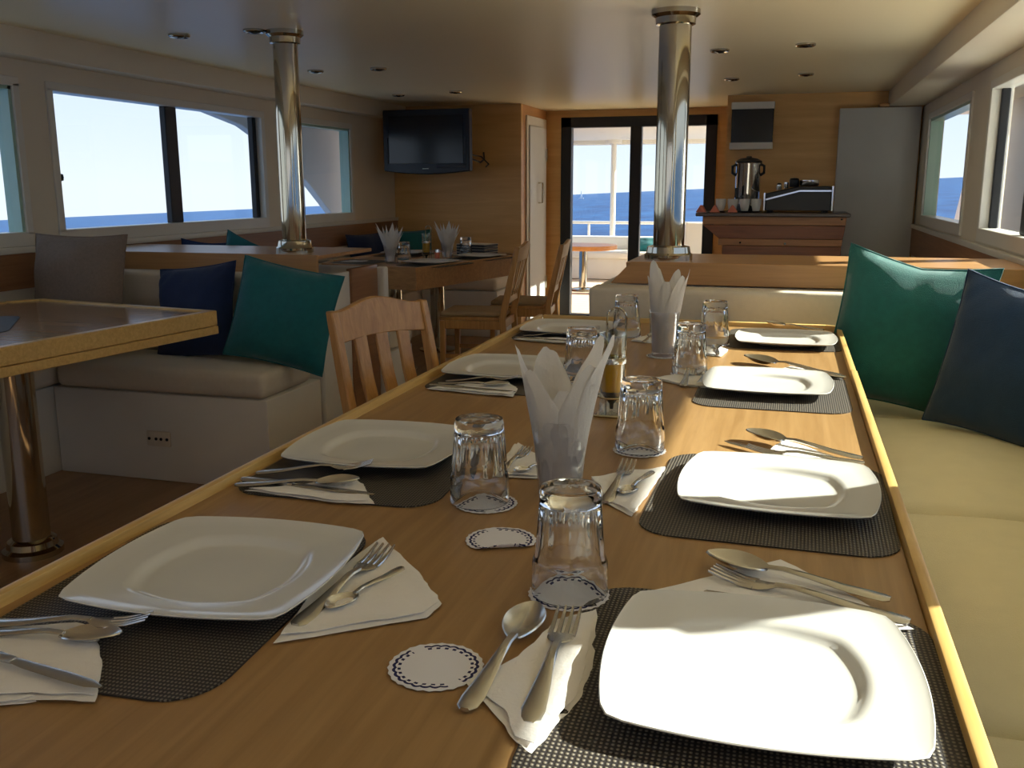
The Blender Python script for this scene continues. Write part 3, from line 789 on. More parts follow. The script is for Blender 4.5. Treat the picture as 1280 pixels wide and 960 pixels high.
for i, (x, y) in enumerate(((-.485, 7.10), (-.40, 7.10), (-.315, 7.09), (-.235, 7.10))):
    if SAU is None:
        b = bm_new(); lathe(b, [(0, 0), (.03, 0), (.045, .008), (.044, .010), (.028, .003), (0, .003)], 24); SAU = mesh_of(b, 'saucer', 35)
    tag(put('saucer', SAU, 'black_plastic', None, (x, y, ZB + .001)), 'dark saucer under the ' + ('leftmost', 'second', 'third', 'rightmost')[i] + ' white cup on the bar', 'saucer', 'dark saucers')
# folded coral cards
for i, (x, lb) in enumerate(((-.615, 'coral folded paper napkin at the left corner of the bar'), (-.52, 'coral folded paper napkin before the leftmost cup'), (-.395, 'coral folded paper napkin before the second cup'))):
    b = bm_new()
    prism(b, [(-.036, 0), (.036, 0), (.006, .05), (-.004, .052)], -.03, .03, 'y', .003, 1)
    o = tag(obj('coral_napkin', b, 'coral_card', None, None, (x, 7.015, ZB + .001)), lb, 'napkin', 'coral napkins on the bar')
    o.rotation_euler.z = R(-6 + 7 * i)
# coffee machine
t = thing('coffee_machine', 'black coffee machine with sloping silver stripe on the bar', 'coffee machine', (.05, 7.28, ZB))
b = bm_new(); prism(b, [(-.172, ZB + .012), (.275, ZB + .012), (.275, ZB + .185), (.06, ZB + .185), (-.172, ZB + .135)], 7.08, 7.48, 'y', .006, 1); obj('body', b, 'black_plastic', t)
b = bm_new(); prism(b, [(-.17, ZB + .085), (.06, ZB + .146), (.274, ZB + .146), (.274, ZB + .158), (.06, ZB + .158), (-.17, ZB + .098)], 7.072, 7.084, 'y', .001, 1); obj('stripe', b, 'bright_steel', t)
for xx in (-.185, .277):
    b = bm_new(); box(b, xx, xx + .012, 7.08, 7.48, ZB + .012, ZB + (.14 if xx < 0 else .186), .002, 1); obj('side_trim', b, 'bright_steel', t)
for xx in (-.14, .24):
    b = bm_new(); cyl(b, xx, 7.15, ZB, ZB + .013, .02, 14); cyl(b, xx, 7.42, ZB, ZB + .013, .02, 14); obj('foot', b, 'black_plastic', t)
def jug(label, x, y, z, r, h, mat, name='steel_jug', lid=None, handle=True):
    t = thing(name, label, 'jug', (x, y, z), 0, 'jugs on the coffee machine')
    b = bm_new(); lathe(b, [(0, z), (r * .9, z), (r, z + .01), (r * 1.0, z + h), (r * .92, z + h), (r * .9, z + .012), (0, z + .01)], 24, (x, y, 0)); obj('body', b, mat, t)
    if handle:
        b = bm_new(); tube(b, [(x + r * .95, y, z + h * .85), (x + r * 1.5, y, z + h * .8), (x + r * 1.5, y, z + h * .3), (x + r * .95, y, z + h * .2)], .004, 8); obj('handle', b, mat, t)
    if lid:
        b = bm_new(); lathe(b, [(0, z + h), (r, z + h), (r * .8, z + h + .012), (0, z + h + .016)], 24, (x, y, 0)); obj('lid', b, lid, t)
jug('tiny steel jug with black lid at the left on the coffee machine', -.085, 7.3, ZB + .158, .018, .036, 'bright_steel', lid='black_plastic', handle=False)
jug('slim steel jug beside the black pot on the coffee machine', -.035, 7.32, ZB + .169, .017, .044, 'bright_steel', handle=False)
jug('black pot on top of the coffee machine', .02, 7.3, ZB + .178, .036, .05, 'black_plastic', 'coffee_pot', 'black_plastic', False)
jug('wide steel bowl at the right on the coffee machine', .125, 7.3, ZB + .1855, .068, .042, 'bright_steel', 'steel_bowl', None, False)
# wall cabinet
t = thing('wall_cabinet', 'dark glass fronted box with pale top and bottom rails on the bar wall', 'cabinet', (-.32, 7.86, 1.55))
b = bm_new(); box(b, -.478, -.160, 7.80, 7.899, 1.60, 1.86, .003, 1); obj('dark_front', b, 'dark_glass', t)
b = bm_new(); box(b, -.482, -.156, 7.79, 7.899, 1.855, 1.908, .003, 1); obj('rail', b, 'white_gloss', t)
b = bm_new(); box(b, -.486, -.158, 7.79, 7.899, 1.552, 1.603, .003, 1); obj('rail', b, 'white_gloss', t)
t = thing('door_stop', 'small round steel door stop low on the door wall', 'door stop', (-2.19, 8.97, .25))
b = bm_new(); cyl(b, 0, 0, 0, .03, .018, 16); bmesh.ops.rotate(b, verts=b.verts, cent=(0, 0, 0), matrix=Matrix.Rotation(PI / 2, 3, 'X')); obj('disc', b, 'steel', t, rel=False)
b = bm_new(); cyl(b, 0, 0, .03, .045, .011, 16); bmesh.ops.rotate(b, verts=b.verts, cent=(0, 0, 0), matrix=Matrix.Rotation(PI / 2, 3, 'X')); obj('rubber_tip', b, 'black_plastic', t, rel=False)

# ------------------------------------------------------------------ tables
TZ = .75
t = thing('dining_table', 'long beech dining table with raised rim laid for a meal', 'table', (-.37, 2.0, 0))
TX0, TX1, TY0, TY1 = -.94, .198, .25, 3.63
b = bm_new(); box(b, TX0 + .012, TX1 - .012, TY0 + .012, TY1 - .012, .712, TZ); obj('tabletop', b, 'table_wood', t, None)
for x0, x1, y0, y1, mt in ((TX0 - .006, TX0 + .012, TY0, TY1, 'trim_wood'), (TX1 - .012, TX1 + .005, 2.732, TY1 - .03, 'trim_wood'), (TX1 - .010, TX1 + .007, TY0, 2.728, 'trim_wood'), (TX0 + .016, TX1 - .045, TY1 - .018, TY1 + .004, 'trim_wood_cross'), (TX0 + .016, TX1 - .014, TY0 - .006, TY0 + .014, 'trim_wood_cross')):
    b = bm_new(); box(b, x0, x1, y0, y1, .70, TZ + .017, .003, 2); obj('rim_strip', b, mt, t)
b = bm_new(); prism(b, [(TX1 - .045, TY1 - .018), (TX1 - .014, TY1 - .03), (TX1 + .006, TY1 - .03), (TX1 - .045, TY1 + .004)], .70, TZ + .017, 'z', .002, 1); obj('rim_strip', b, 'trim_wood_cross', t)
for y in (.9, 3.0):
    b = bm_new(); cyl(b, -.37, y, .02, .712, .06); obj('pedestal', b, 'steel', t)
    b = bm_new(); lathe(b, [(0, 0), (.17, 0), (.17, .012), (.10, .022), (.07, .05), (0, .05)], 32, (-.37, y, 0)); obj('pedestal_base', b, 'steel', t)

# left booth table
LZ = .785
t = thing('booth_table', 'varnished booth table with layered beech edge on a steel post at left', 'table', (-2.55, 2.4, 0))
def quad_in(p, d):
    c = Vector((sum(q[0] for q in p) / len(p), sum(q[1] for q in p) / len(p)))
    return [((Vector(q) - c) * (1 - d / max(.01, (Vector(q) - c).length)) + c)[:] for q in p]
k_ = (1.27 - LZ) / .52
LT = [(-2.343 * k_, 3.502 * k_), (-3.406 * k_, 3.668 * k_), (-3.50 * k_, 3.535 * k_), (-3.31, 2.1), (-3.30, 1.30), (-2.64 * k_, 1.20)]
LT[5] = (LT[0][0] - .137 * 1.95, LT[0][1] - 1.95)
b = bm_new(); prism(b, quad_in(LT, .03), LZ - .05, LZ - .006, 'z'); obj('tabletop', b, 'table_wood_cross', t, None)
def edge_strips(poly, z0, z1, w, mt, inset, name):
    n = len(poly); c = Vector((sum(q[0] for q in poly) / n, sum(q[1] for q in poly) / n))
    for i in range(n):
        p, q = Vector(poly[i]), Vector(poly[(i + 1) % n])
        d = (q - p).normalized(); nr = Vector((-d.y, d.x))
        if (c - p).dot(nr) < 0: nr = -nr
        p2, q2 = p + nr * inset, q + nr * inset
        b = bm_new()
        prism(b, [p2[:], q2[:], (q2 - d * w * .6 + nr * w)[:], (p2 + d * w * .6 + nr * w)[:]], z0, z1, 'z', .0025, 1); obj(name, b, mt, t)
edge_strips(LT, LZ - .060, LZ, .034, 'trim_wood_cross', 0, 'rim_strip')
edge_strips(LT, LZ - .094, LZ - .062, .04, 'trim_wood_cross', -.004, 'apron_strip')
b = bm_new(); cyl(b, -2.515, 2.543, .05, LZ - .05, .062, 32); obj('pedestal', b, 'steel', t)
b = bm_new(); lathe(b, [(0, 0), (.10, 0), (.10, .02), (.085, .03), (.08, .05), (.064, .06), (0, .06)], 36, (-2.515, 2.543, 0)); obj('pedestal_base', b, 'steel', t)

# far booth table
FZ = .75
t = thing('booth_table', 'far booth table laid for a meal below the television', 'table', (-2.6, 6.3, 0))
FT = [(-2.27, 5.60), (-1.95, 6.94), (-2.10, 7.10), (-2.92, 7.27), (-3.04, 7.18), (-3.10, 6.05), (-3.04, 5.80)]
b = bm_new(); prism(b, quad_in(FT, .025), FZ - .05, FZ, 'z'); obj('tabletop', b, 'far_table_wood', t, None)
edge_strips(FT, FZ - .135, FZ + .012, .03, 'far_table_wood', 0, 'rim_strip')
b = bm_new(); cyl(b, -2.62, 6.05, .02, FZ - .05, .055); obj('pedestal', b, 'steel', t)
b = bm_new(); cyl(b, -2.62, 6.9, .02, FZ - .05, .055); obj('pedestal', b, 'steel', t)
for y in (6.05, 6.9):
    b = bm_new(); lathe(b, [(0, 0), (.15, 0), (.15, .012), (.07, .03), (0, .03)], 28, (-2.62, y, 0)); obj('pedestal_base', b, 'steel', t)

# ------------------------------------------------------------------ chairs (local: faces +y)
def make_chair(label, loc, rotz, slats, H=.93, W=.41, pad=True, wave=.018):
    t = thing('dining_chair', label, 'chair', loc, rotz, 'wooden slat back dining chairs')
    hw = W / 2; y_b = -.20
    def yl(z):  # rake of the back posts
        return y_b - max(0, z - .45) * .22 - .05 * max(0, (.45 - z)) * .6 + .0
    for s in (-1, 1):
        b = bm_new()
        pts = [(yl(z) if z > .44 else y_b + (.45 - z) * -.08, z) for z in (0, .25, .45, .6, .75, .86, H - .025)]
        wds = [.030, .036, .042, .042, .038, .034, .030]
        poly = [(p[0] + w / 2, p[1]) for p, w in zip(pts, wds)] + [(p[0] - w / 2, p[1]) for p, w in list(zip(pts, wds))[::-1]]
        prism(b, poly, s * hw - .015, s * hw + .015, 'x', .004, 1); obj('back_post', b, 'chair_wood', t, 30, rel=False)
        b = bm_new(); beam(b, (s * hw, .19, 0), (s * hw, .19, .43), .034, .034, .003, (0, 1, 0)); obj('leg', b, 'chair_wood', t, 30, rel=False)
        b = bm_new(); beam(b, (s * hw, y_b + .015, .405), (s * hw, .18, .405), .02, .055, .003); obj('side_rail', b, 'chair_wood', t, 30, rel=False)
        b = bm_new(); beam(b, (s * hw, y_b - .01, .20), (s * hw, .18, .20), .016, .026, .003); obj('stretcher', b, 'chair_wood', t, 30, rel=False)
    for y in (y_b, .19):
        b = bm_new(); beam(b, (-hw + .015, y, .405), (hw - .015, y, .405), .02, .055, .003); obj('seat_rail', b, 'chair_wood', t, 30, rel=False)
    b = bm_new(); box(b, -hw + .0, hw - .0, y_b + .022, .215, .432, .452, .006, 2); obj('seat', b, 'chair_wood', t, 30, rel=False)
    if pad:
        b = bm_new(); box(b, -hw + .02, hw - .02, y_b + .03, .21, .452, .484, .014, 3); obj('seat_pad', b, 'seat_pad', t, 50, rel=False)
    # crest rail: arched top, tilted with the posts
    zc0, zc1 = H - .125, H
    n = 16
    poly = []
    for i in range(n + 1):
        u = -1 + 2 * i / n
        poly.append((u * (hw - .013), zc1 - .028 + .030 * (math.cos(u * PI) * .5 + .5) + wave * (abs(u) > .8) * 0))
    for i in range(n + 1):
        u = 1 - 2 * i / n
        poly.append((u * (hw - .013), zc0 + .010 * (1 - u * u)))
    b = bm_new(); prism(b, poly, -.012, .012, 'y', .003, 1)
    for v in b.verts:
        v.co.y += yl(v.co.z) - .02 * (1 - (v.co.x / hw) ** 2)
    obj('crest_rail', b, 'chair_wood', t, 30, rel=False)
    zl = .56
    b = bm_new(); beam(b, (-hw + .013, yl(zl), zl), (hw - .013, yl(zl), zl), .018, .045, .003); obj('lower_rail', b, 'chair_wood', t, 30, rel=False)
    for i in range(slats):
        x = (-1 + 2 * (i + 1) / (slats + 1)) * (hw - .01)
        b = bm_new()
        rows = 7; poly = []
        wq = .050 if slats == 3 else .032
        prism(b, [(x - wq / 2, zl + .02), (x + wq / 2, zl + .02), (x + wq / 2, (zl + zc0) / 2), (x + wq / 2, zc0 + .012), (x - wq / 2, zc0 + .012), (x - wq / 2, (zl + zc0) / 2)], -.006, .006, 'y', .002, 1)
        for v in b.verts: v.co.y += yl(v.co.z) - .016 * math.sin(PI * min(1, max(0, (v.co.z - zl) / (zc0 - zl)))) * .4 - .014 * (v.co.z - zl) / (zc0 - zl) * (1 - (x / hw) ** 2)
        obj('slat', b, 'chair_wood', t, 30, rel=False)
    return t
make_chair('beech slat back chair pulled up to the left side of the long table', (-.985, 2.665, 0), R(-113), 3, .92, .39)
make_chair('nearer beech slat back chair at the far booth table', (-1.93, 5.83, 0), R(96), 4, .925, .40)
make_chair('farther beech slat back chair beside the narrow white door', (-1.80, 6.48, 0), R(97), 4, .905, .40)

# ------------------------------------------------------------------ tableware meshes
def plate_mesh():
    b = bm_new(); seg = 72
    def rr(th, f):  # rounded square with bowed sides; f 0..1 square amount
        c, s = abs(math.cos(th)), abs(math.sin(th))
        hi_, lo_ = max(c, s), min(c, s)
        tq = lo_ / hi_
        # side arc x = 1 - k*(y/.925)^2 solved along the ray, corner softly rounded
        k_ = .11 / .89 ** 2
        xx = (-1 + math.sqrt(1 + 4 * k_ * tq * tq)) / (2 * k_ * tq * tq) if tq > 1e-4 else 1.0
        sq = xx / hi_
        sq = min(sq, 1.23 - .02 * math.cos(4 * (th - PI / 4)) * 0)
        return 1 + (sq - 1) * f
    prof = [(0, .006, 0), (.05, .006, .3), (.084, .006, .45), (.091, .0075, .48), (.096, .0115, .5), (.101, .0150, .52), (.106, .0162, .56), (.125, .0182, .9), (.146, .0215, 1), (.1495, .0232, 1), (.1505, .0222, 1), (.148, .0195, 1), (.125, .0135, .9), (.098, .006, .5), (.088, .001, .45), (.082, 0, .45), (.05, .0015, .3), (0, .0015, 0)]
    rows = []
    for r, z, f in prof:
        if r == 0: rows.append([b.verts.new((0, 0, z))]); continue
        rows.append([b.verts.new((r * rr(2 * PI * i / seg, f) * math.cos(2 * PI * i / seg), r * rr(2 * PI * i / seg, f) * math.sin(2 * PI * i / seg), z)) for i in range(seg)])
    for p, q in zip(rows, rows[1:]):
        for i in range(seg):
            j = (i + 1) % seg
            if len(p) == 1: b.faces.new((p[0], q[i], q[j]))
            elif len(q) == 1: b.faces.new((p[i], p[j], q[0]))
            else: b.faces.new((p[i], p[j], q[j], q[i]))
    bmesh.ops.recalc_face_normals(b, faces=b.faces)
    return mesh_of(b, 'plate', 60)
PLATE = plate_mesh()
def mat_mesh(w=.375, d=.465, r=.06):
    pts = []
    for cx, cy_, a0 in ((w / 2 - r, d / 2 - r, 0), (-w / 2 + r, d / 2 - r, 90), (-w / 2 + r, -d / 2 + r, 180), (w / 2 - r, -d / 2 + r, 270)):
        for k in range(7): a = R(a0 + 15 * k); pts.append((cx + r * math.cos(a), cy_ + r * math.sin(a)))
    b = bm_new(); prism(b, pts, 0, .0018, 'z')
    return mesh_of(b, 'placemat', None)
PMAT = mat_mesh()
def tumbler_mesh():
    b = bm_new(); nf = 10
    def mod(th, z, r):
        if .046 < z < .134:
            f = math.sin(PI * (z - .046) / .088) ** .5
            return r - .0034 * f * abs(math.cos(th * nf / 2)) ** .7
        return r
    outer = [(.0485, 0), (.0500, .002), (.0493, .03), (.0488, .044), (.0478, .047), (.0465, .052), (.0455, .07), (.0440, .09), (.0425, .11), (.0412, .126), (.0408, .133), (.0405, .137), (.039, .142), (.030, .143), (.020, .1415), (0, .141)]
    inner = [(0, .118), (.020, .1185), (.033, .120), (.0362, .115), (.0380, .095), (.0402, .07), (.0425, .052), (.0452, .044), (.0459, .03), (.0470, .001)]
    # closed solid: outer from rim up to the base, then the inside back down
    prof = outer + inner
    t = bmesh.new(); seg = 60; rows = []
    for k, (r, z) in enumerate(prof):
        if r == 0: rows.append([t.verts.new((0, 0, z))]); continue
        rows.append([t.verts.new(((mod(2 * PI * i / seg, z, r) if k < len(outer) else r) * math.cos(2 * PI * i / seg), (mod(2 * PI * i / seg, z, r) if k < len(outer) else r) * math.sin(2 * PI * i / seg), z)) for i in range(seg)])
    def link(p, q):
        for i in range(seg):
            j = (i + 1) % seg
            if len(p) == 1 and len(q) == 1: return
            if len(p) == 1: t.faces.new((p[0], q[i], q[j]))
            elif len(q) == 1: t.faces.new((p[i], p[j], q[0]))
            else: t.faces.new((p[i], p[j], q[j], q[i]))
    for p, q in zip(rows, rows[1:]): link(p, q)
    link(rows[-1], rows[0])
    bmesh.ops.recalc_face_normals(t, faces=t.faces)
    me = mesh_of(t, 'tumbler', 40)
    return me
TUMBLER = tumbler_mesh()
def upright_mesh():
    b = bm_new()
    lathe(b, [(0, 0), (.034, 0), (.036, .003), (.040, .04), (.044, .085), (.0485, .137), (.0478, .139), (.0465, .137), (.042, .085), (.038, .04), (.034, .012), (0, .011)], 48)
    return mesh_of(b, 'plain_tumbler', 40)
UPRIGHT = upright_mesh()
def doily_mesh(fold=False, seed=0):
    b = bm_new(); n = 52; rings = [.0, .015, .03, .042, .05, .0525]
    rows = []
    for r in rings:
        if r == 0: rows.append([b.verts.new((0, 0, .0012))]); continue
        row = []
        for i in range(n):
            th = 2 * PI * i / n
            q = r * (1 + (.018 * math.cos(26 * th) if r > .048 else 0))
            x, y = q * math.cos(th), q * math.sin(th)
            z = .0012 + (.0012 * noise.noise(Vector((x * 60, y * 60, seed))) + .0008 if r > .04 else 0)
            row.append(b.verts.new((x, y, max(.0006, z))))
        rows.append(row)
    for p, q in zip(rows, rows[1:]):
        for i in range(n):
            j = (i + 1) % n
            if len(p) == 1: b.faces.new((p[0], q[i], q[j]))
            else: b.faces.new((p[i], p[j], q[j], q[i]))
    if fold:   # the near edge is folded up and over
        for v in b.verts:
            d = -(v.co.y + .030) + .30 * v.co.x
            if d > 0:
                a = min(d / .016, 2.6)
                y0 = v.co.y + d
                v.co.y = y0 - .016 * math.sin(min(a, PI)) * .55
                v.co.z += .016 * (1 - math.cos(min(a, PI))) * .5
    bmesh.ops.recalc_face_normals(b, faces=b.faces)
    bmesh.ops.solidify(b, geom=b.faces[:], thickness=.0006)
    return mesh_of(b, 'coaster', 180 if fold else 50)
DOILY = doily_mesh(); DOILY_F = doily_mesh(True, 3)

# cutlery, local +x from handle end (0) to tip (1)
def ribbon(b, stations, th=.009):
    """stations: (x, half_width, z_mid) ; closed slab with thickness th"""
    t = bmesh.new(); rows = []
    for s in stations:
        x, w, z = s[:3]; h = (s[3] if len(s) > 3 else th) / 2
        rows.append([t.verts.new(p) for p in ((x, -w, z), (x, -w * .7, z + h), (x, w * .7, z + h), (x, w, z), (x, w * .7, z - h), (x, -w * .7, z - h))])
    for p, q in zip(rows, rows[1:]):
        for i in range(6): t.faces.new((p[i], p[(i + 1) % 6], q[(i + 1) % 6], q[i]))
    t.faces.new(rows[0][::-1]); t.faces.new(rows[-1])
    bmesh.ops.recalc_face_normals(t, faces=t.faces)
    join(b, t); return b
HND = [(0, .022, .010), (.03, .046, .010), (.10, .052, .012), (.25, .042, .018), (.42, .028, .036), (.56, .022, .046), (.66, .022, .036)]
b = bm_new(); ribbon(b, HND, .018); HANDLE = mesh_of(b, 'handle', 50)
def bowl():
    t = bmesh.new(); n, m = 14, 8; g = []
    for i in range(n + 1):
        u = i / n; row = []
        w = .098 * math.sin(PI * min(1, (u * .94 + .045))) ** .62
        for j in range(m + 1):
            v = -1 + 2 * j / m
            dep = .052 * (1 - v * v) * math.sin(PI * u) ** .8
            row.append(t.verts.new((.645 + .355 * u, v * w, .034 + .024 * u + .012 * math.sin(PI * u) - dep)))
        g.append(row)
    for i in range(n):
        for j in range(m): t.faces.new((g[i][j], g[i + 1][j], g[i + 1][j + 1], g[i][j + 1]))
    bmesh.ops.recalc_face_normals(t, faces=t.faces)
    bmesh.ops.solidify(t, geom=t.faces[:], thickness=.009)
    return mesh_of(t, 'bowl', 50)
BOWL = bowl()
def fork_head():
    b = bm_new()
    ribbon(b, [(.645, .024, .036), (.68, .046, .026), (.72, .062, .018), (.77, .066, .016)], .014)
    for k in range(4):
        y = (-1.5 + k) * .037
        ribbon(b, [(.76, .0135, .016), (.83, .0125, .018), (.92, .011, .032), (1.0, .006, .052)], .013)
        for v in b.verts[-24:] if False else []: pass
        b.verts.ensure_lookup_table()
        for v in b.verts[len(b.verts) - 24:]: v.co.y += y
    return mesh_of(b, 'tines', 50)
TINES = fork_head()
b = bm_new(); ribbon(b, [(0, .02, .012), (.03, .036, .012), (.12, .040, .013), (.30, .032, .014), (.40, .026, .014)], .024); KHANDLE = mesh_of(b, 'handle', 50)
b = bm_new(); ribbon(b, [(.395, .026, .014, .014), (.50, .036, .012, .009), (.78, .040, .011, .007), (.92, .034, .010, .006), (1.0, .008, .010, .004)], .008); BLADE = mesh_of(b, 'blade', 50)
def cutlery(kind, label, p, q, z, roll=0.0, tilt=0.0):
    """p handle end, q tip (xy)"""
    L_ = math.hypot(q[0] - p[0], q[1] - p[1])
    t = thing(kind, label, kind, (p[0], p[1], z - .0045), math.atan2(q[1] - p[1], q[0] - p[0]), kind + 's on the tables')
    t.rotation_euler = (roll, -tilt, math.atan2(q[1] - p[1], q[0] - p[0])); t.scale = (L_, L_ * (1 if L_ > .16 else 1.05), max(L_, .17))
    put('handle', KHANDLE if kind == 'knife' else HANDLE, 'cutlery_steel', t)
    put({'knife': 'blade', 'fork': 'tines', 'spoon': 'bowl'}[kind], {'knife': BLADE, 'fork': TINES, 'spoon': BOWL}[kind], 'cutlery_steel', t)
    return t
def napkin(label, pts, z, seed, puff=.006):
    """flat folded paper napkin: two layered leaves of the given outline"""
    cx = sum(p[0] for p in pts) / len(pts); cy_ = sum(p[1] for p in pts) / len(pts)
    t = thing('paper_napkin', label, 'napkin', (cx, cy_, z), 0, 'folded paper napkins')
    for layer in range(2):
        b = bm_new(); s = 1 - .06 * layer
        rnd = random.Random(seed * 7 + layer)
        n = 10
        vc = None
        # fan triangulation with subdivision
        P = [((p[0] - cx) * s + rnd.uniform(-.004, .004) * layer, (p[1] - cy_) * s + rnd.uniform(-.004, .004) * layer) for p in pts]
        vs = [b.verts.new((p[0], p[1], 0)) for p in P]
        f = b.faces.new(vs)
        bmesh.ops.triangulate(b, faces=[f])
        bmesh.ops.subdivide_edges(b, edges=b.edges[:], cuts=7, use_grid_fill=True)
        for v in b.verts:
            q = Vector((v.co.x * 28 + seed, v.co.y * 28, layer * 3))
            edge = min(1, v.co.xy.length / .07)
            v.co.z = .0012 + layer * .0030 + puff * .5 * (noise.noise(q) + .55) * (.35 + .65 * edge) * (.6 + .4 * layer)
            v.co.z = max(v.co.z, .0006 + .0018 * layer)
            v.co.x += .0035 * noise.noise(q * 1.7); v.co.y += .0035 * noise.noise(q * 1.7 + Vector((9, 9, 9)))
        bmesh.ops.recalc_face_normals(b, faces=b.faces)
        bmesh.ops.solidify(b, geom=b.faces[:], thickness=.0006)
        obj('leaf', b, 'paper', t, 50, rel=False)
    return t
def plate(label, x, y, rot=0, z=TZ):
    o = put('plate', PLATE, 'ceramic', None, (x, y, z)); o.rotation_euler.z = R(rot); o.scale = (1.10, 1.10, 1.02)
    return tag(o, label, 'plate', 'square white plates')
def placemat(label, x, y, rot=0, z=TZ, sc=(1, 1)):
    o = put('placemat', PMAT, 'weave', None, (x, y, z + .0005)); o.rotation_euler.z = R(rot); o.scale = (sc[0], sc[1], 1)
    return tag(o, label, 'placemat', 'dark woven placemats')
def tumbler(label, x, y, z=TZ, rot=0):
    o = put('tumbler', TUMBLER, 'clear_glass', None, (x, y, z)); o.rotation_euler.z = R(rot)
    return tag(o, label, 'glass', 'upside-down fluted tumblers')
def coaster(label, x, y, z=TZ, rot=0, fold=False):
    o = put('coaster', DOILY_F if fold else DOILY, 'doily', None, (x, y, z + .0004)); o.rotation_euler.z = R(rot)
    return tag(o, label, 'coaster', 'paper doily coasters')

# ------------------------------------------------------------------ long table settings
PZ = TZ + .0025
seats = [('R1', 'nearest right', -.004, .955, 2), ('R2', 'second right', .006, 1.605, -2), ('R3', 'third right', -.032, 2.495, 0), ('R4', 'farthest right', .01, 3.255, 0),
         ('L1', 'nearest left', -.708, 1.035, 4), ('L2', 'second left', -.752, 1.655, 2), ('L3', 'third left', -.745, 2.505, 0), ('L4', 'farthest left', -.745, 3.30, 0)]
plab = {'R1': 'large white square plate in full sun nearest the camera', 'R2': 'white square plate half in shadow, second on the right',
        'R3': 'sunlit white square plate, third on the right', 'R4': 'sunlit white square plate at the far right end of the long table',
        'L1': 'shaded white square plate nearest the camera at left', 'L2': 'shaded white square plate second on the left beside the fluted glass',
        'L3': 'white square plate beside the wooden chair, left of the napkin glass', 'L4': 'white square plate at the far left end of the long table'}
matp = {'R1': (-.015, .925, 1, (1.1, 1.0)), 'R2': (-.006, 1.585, -1, (1.03, 1.0)), 'R3': (-.018, 2.475, 0, (1, 1)), 'R4': (.003, 3.335, 0, (1, .95)),
        'L1': (-.737, .985, 3, (.93, 1.08)), 'L2': (-.735, 1.60, 2, (1, 1.03)), 'L3': (-.73, 2.47, 0, (.95, 1)), 'L4': (-.735, 3.30, 0, (.95, .95))}
for k, _, x, y, r_ in seats:
    mx_, my_, mr_, ms_ = matp[k]
    placemat('dark woven placemat under the ' + plab[k].replace('white square plate', 'plate').replace('large ', ''), mx_, my_, mr_, TZ, ms_)
    plate(plab[k], x, y, r_, PZ)

glasses = [(-.473, 1.428, 'upside-down fluted tumbler left of the napkin glass'), (-.248, 1.117, 'largest upside-down fluted tumbler nearest the camera'),
           (-.263, 1.818, 'upside-down fluted tumbler right of the oil cruet'), (-.531, 3.27, 'upside-down tumbler behind the cruet handle'),
           (-.246, 2.63, 'upside-down tumbler right of the white paper wrapped glass'), (-.221, 3.18, 'farthest upside-down tumbler near the far right plate'),
           (-.52, 2.46, 'upside-down tumbler half hidden behind the front napkins')]
for i, (x, y, lb) in enumerate(glasses):
    coaster('paper doily coaster under the ' + lb.replace('upside-down ', ''), x + (.012 if i == 0 else 0), y - .004, TZ, 37 * i)
    tumbler(lb, x, y, TZ + .0035, 11 * i)
coaster('empty doily coaster with blue lace ring at the table front', -.347, .888, TZ, 20)
coaster('doily coaster with its edge folded up left of the nearest tumbler', -.388, 1.270, TZ, 8, True)

# napkins standing in tumblers
def petal(b, th, spread, r0, z0, r1, z1, tip, lean, seed):
    t = bmesh.new(); n, m = 12, 10; g = []
    for i in range(n + 1):
        v = i / n; row = []
        if tip == 'r': half = spread * (1 - max(0, (v - .6) / .4) ** 2.0 * .5)
        elif tip == 'flat': half = spread * (1 - .25 * v)
        else: half = spread * (1 - max(0, (v - .55) / .45) ** 1.3 * .98)
        rad = r0 + (r1 - r0) * v ** (1.0 if tip == 'r' else 1.5)
        for j in range(m + 1):
            u = -1 + 2 * j / m
            a = th + u * half
            rr_ = rad * (1 - .10 * u * u) + .003 * noise.noise(Vector((u * 3 + seed, v * 4, th)))
            z = z0 + (z1 - z0) * v - (.034 if tip == 'r' else .020) * u * u * v + .006 * noise.noise(Vector((u * 2.5, th * 3, seed))) * v
            row.append(t.verts.new((rr_ * math.cos(a) + lean[0] * v * v, rr_ * math.sin(a) + lean[1] * v * v, z)))
        g.append(row)
    for i in range(n):
        for j in range(m): t.faces.new((g[i][j], g[i + 1][j], g[i + 1][j + 1], g[i][j + 1]))
    bmesh.ops.solidify(t, geom=t.faces[:], thickness=.0007)
    join(b, t)
def napkin_glass(glabel, nlabel, x, y, petals, z=TZ, core=(.030, .125)):
    o = put('plain_tumbler', UPRIGHT, 'thin_glass', None, (x, y, z))
    tag(o, glabel, 'glass', 'plain tumblers holding napkins')
    t = thing('napkin_bunch', nlabel, 'napkin', (x, y, z + .013), 0, 'napkin bunches')
    b = bm_new()
    prof = []
    def mod(th, zz, r): return r * (1 + .10 * math.sin(3 * th + zz * 40) + .05 * math.sin(7 * th))
    lathe(b, [(0, .0), (core[0] * .82, 0), (core[0], .05), (core[0] * 1.12, core[1]), (core[0] * .8, core[1] + .015), (0, core[1] + .012)], 40, (0, 0, 0), mod)
    obj('rolled_core', b, 'paper', t, 50, rel=False)
    for k, pt in enumerate(petals):
        b = bm_new(); petal(b, *pt, seed=k * 3.3); obj('napkin_point', b, 'paper', t, 50, rel=False)
D = R
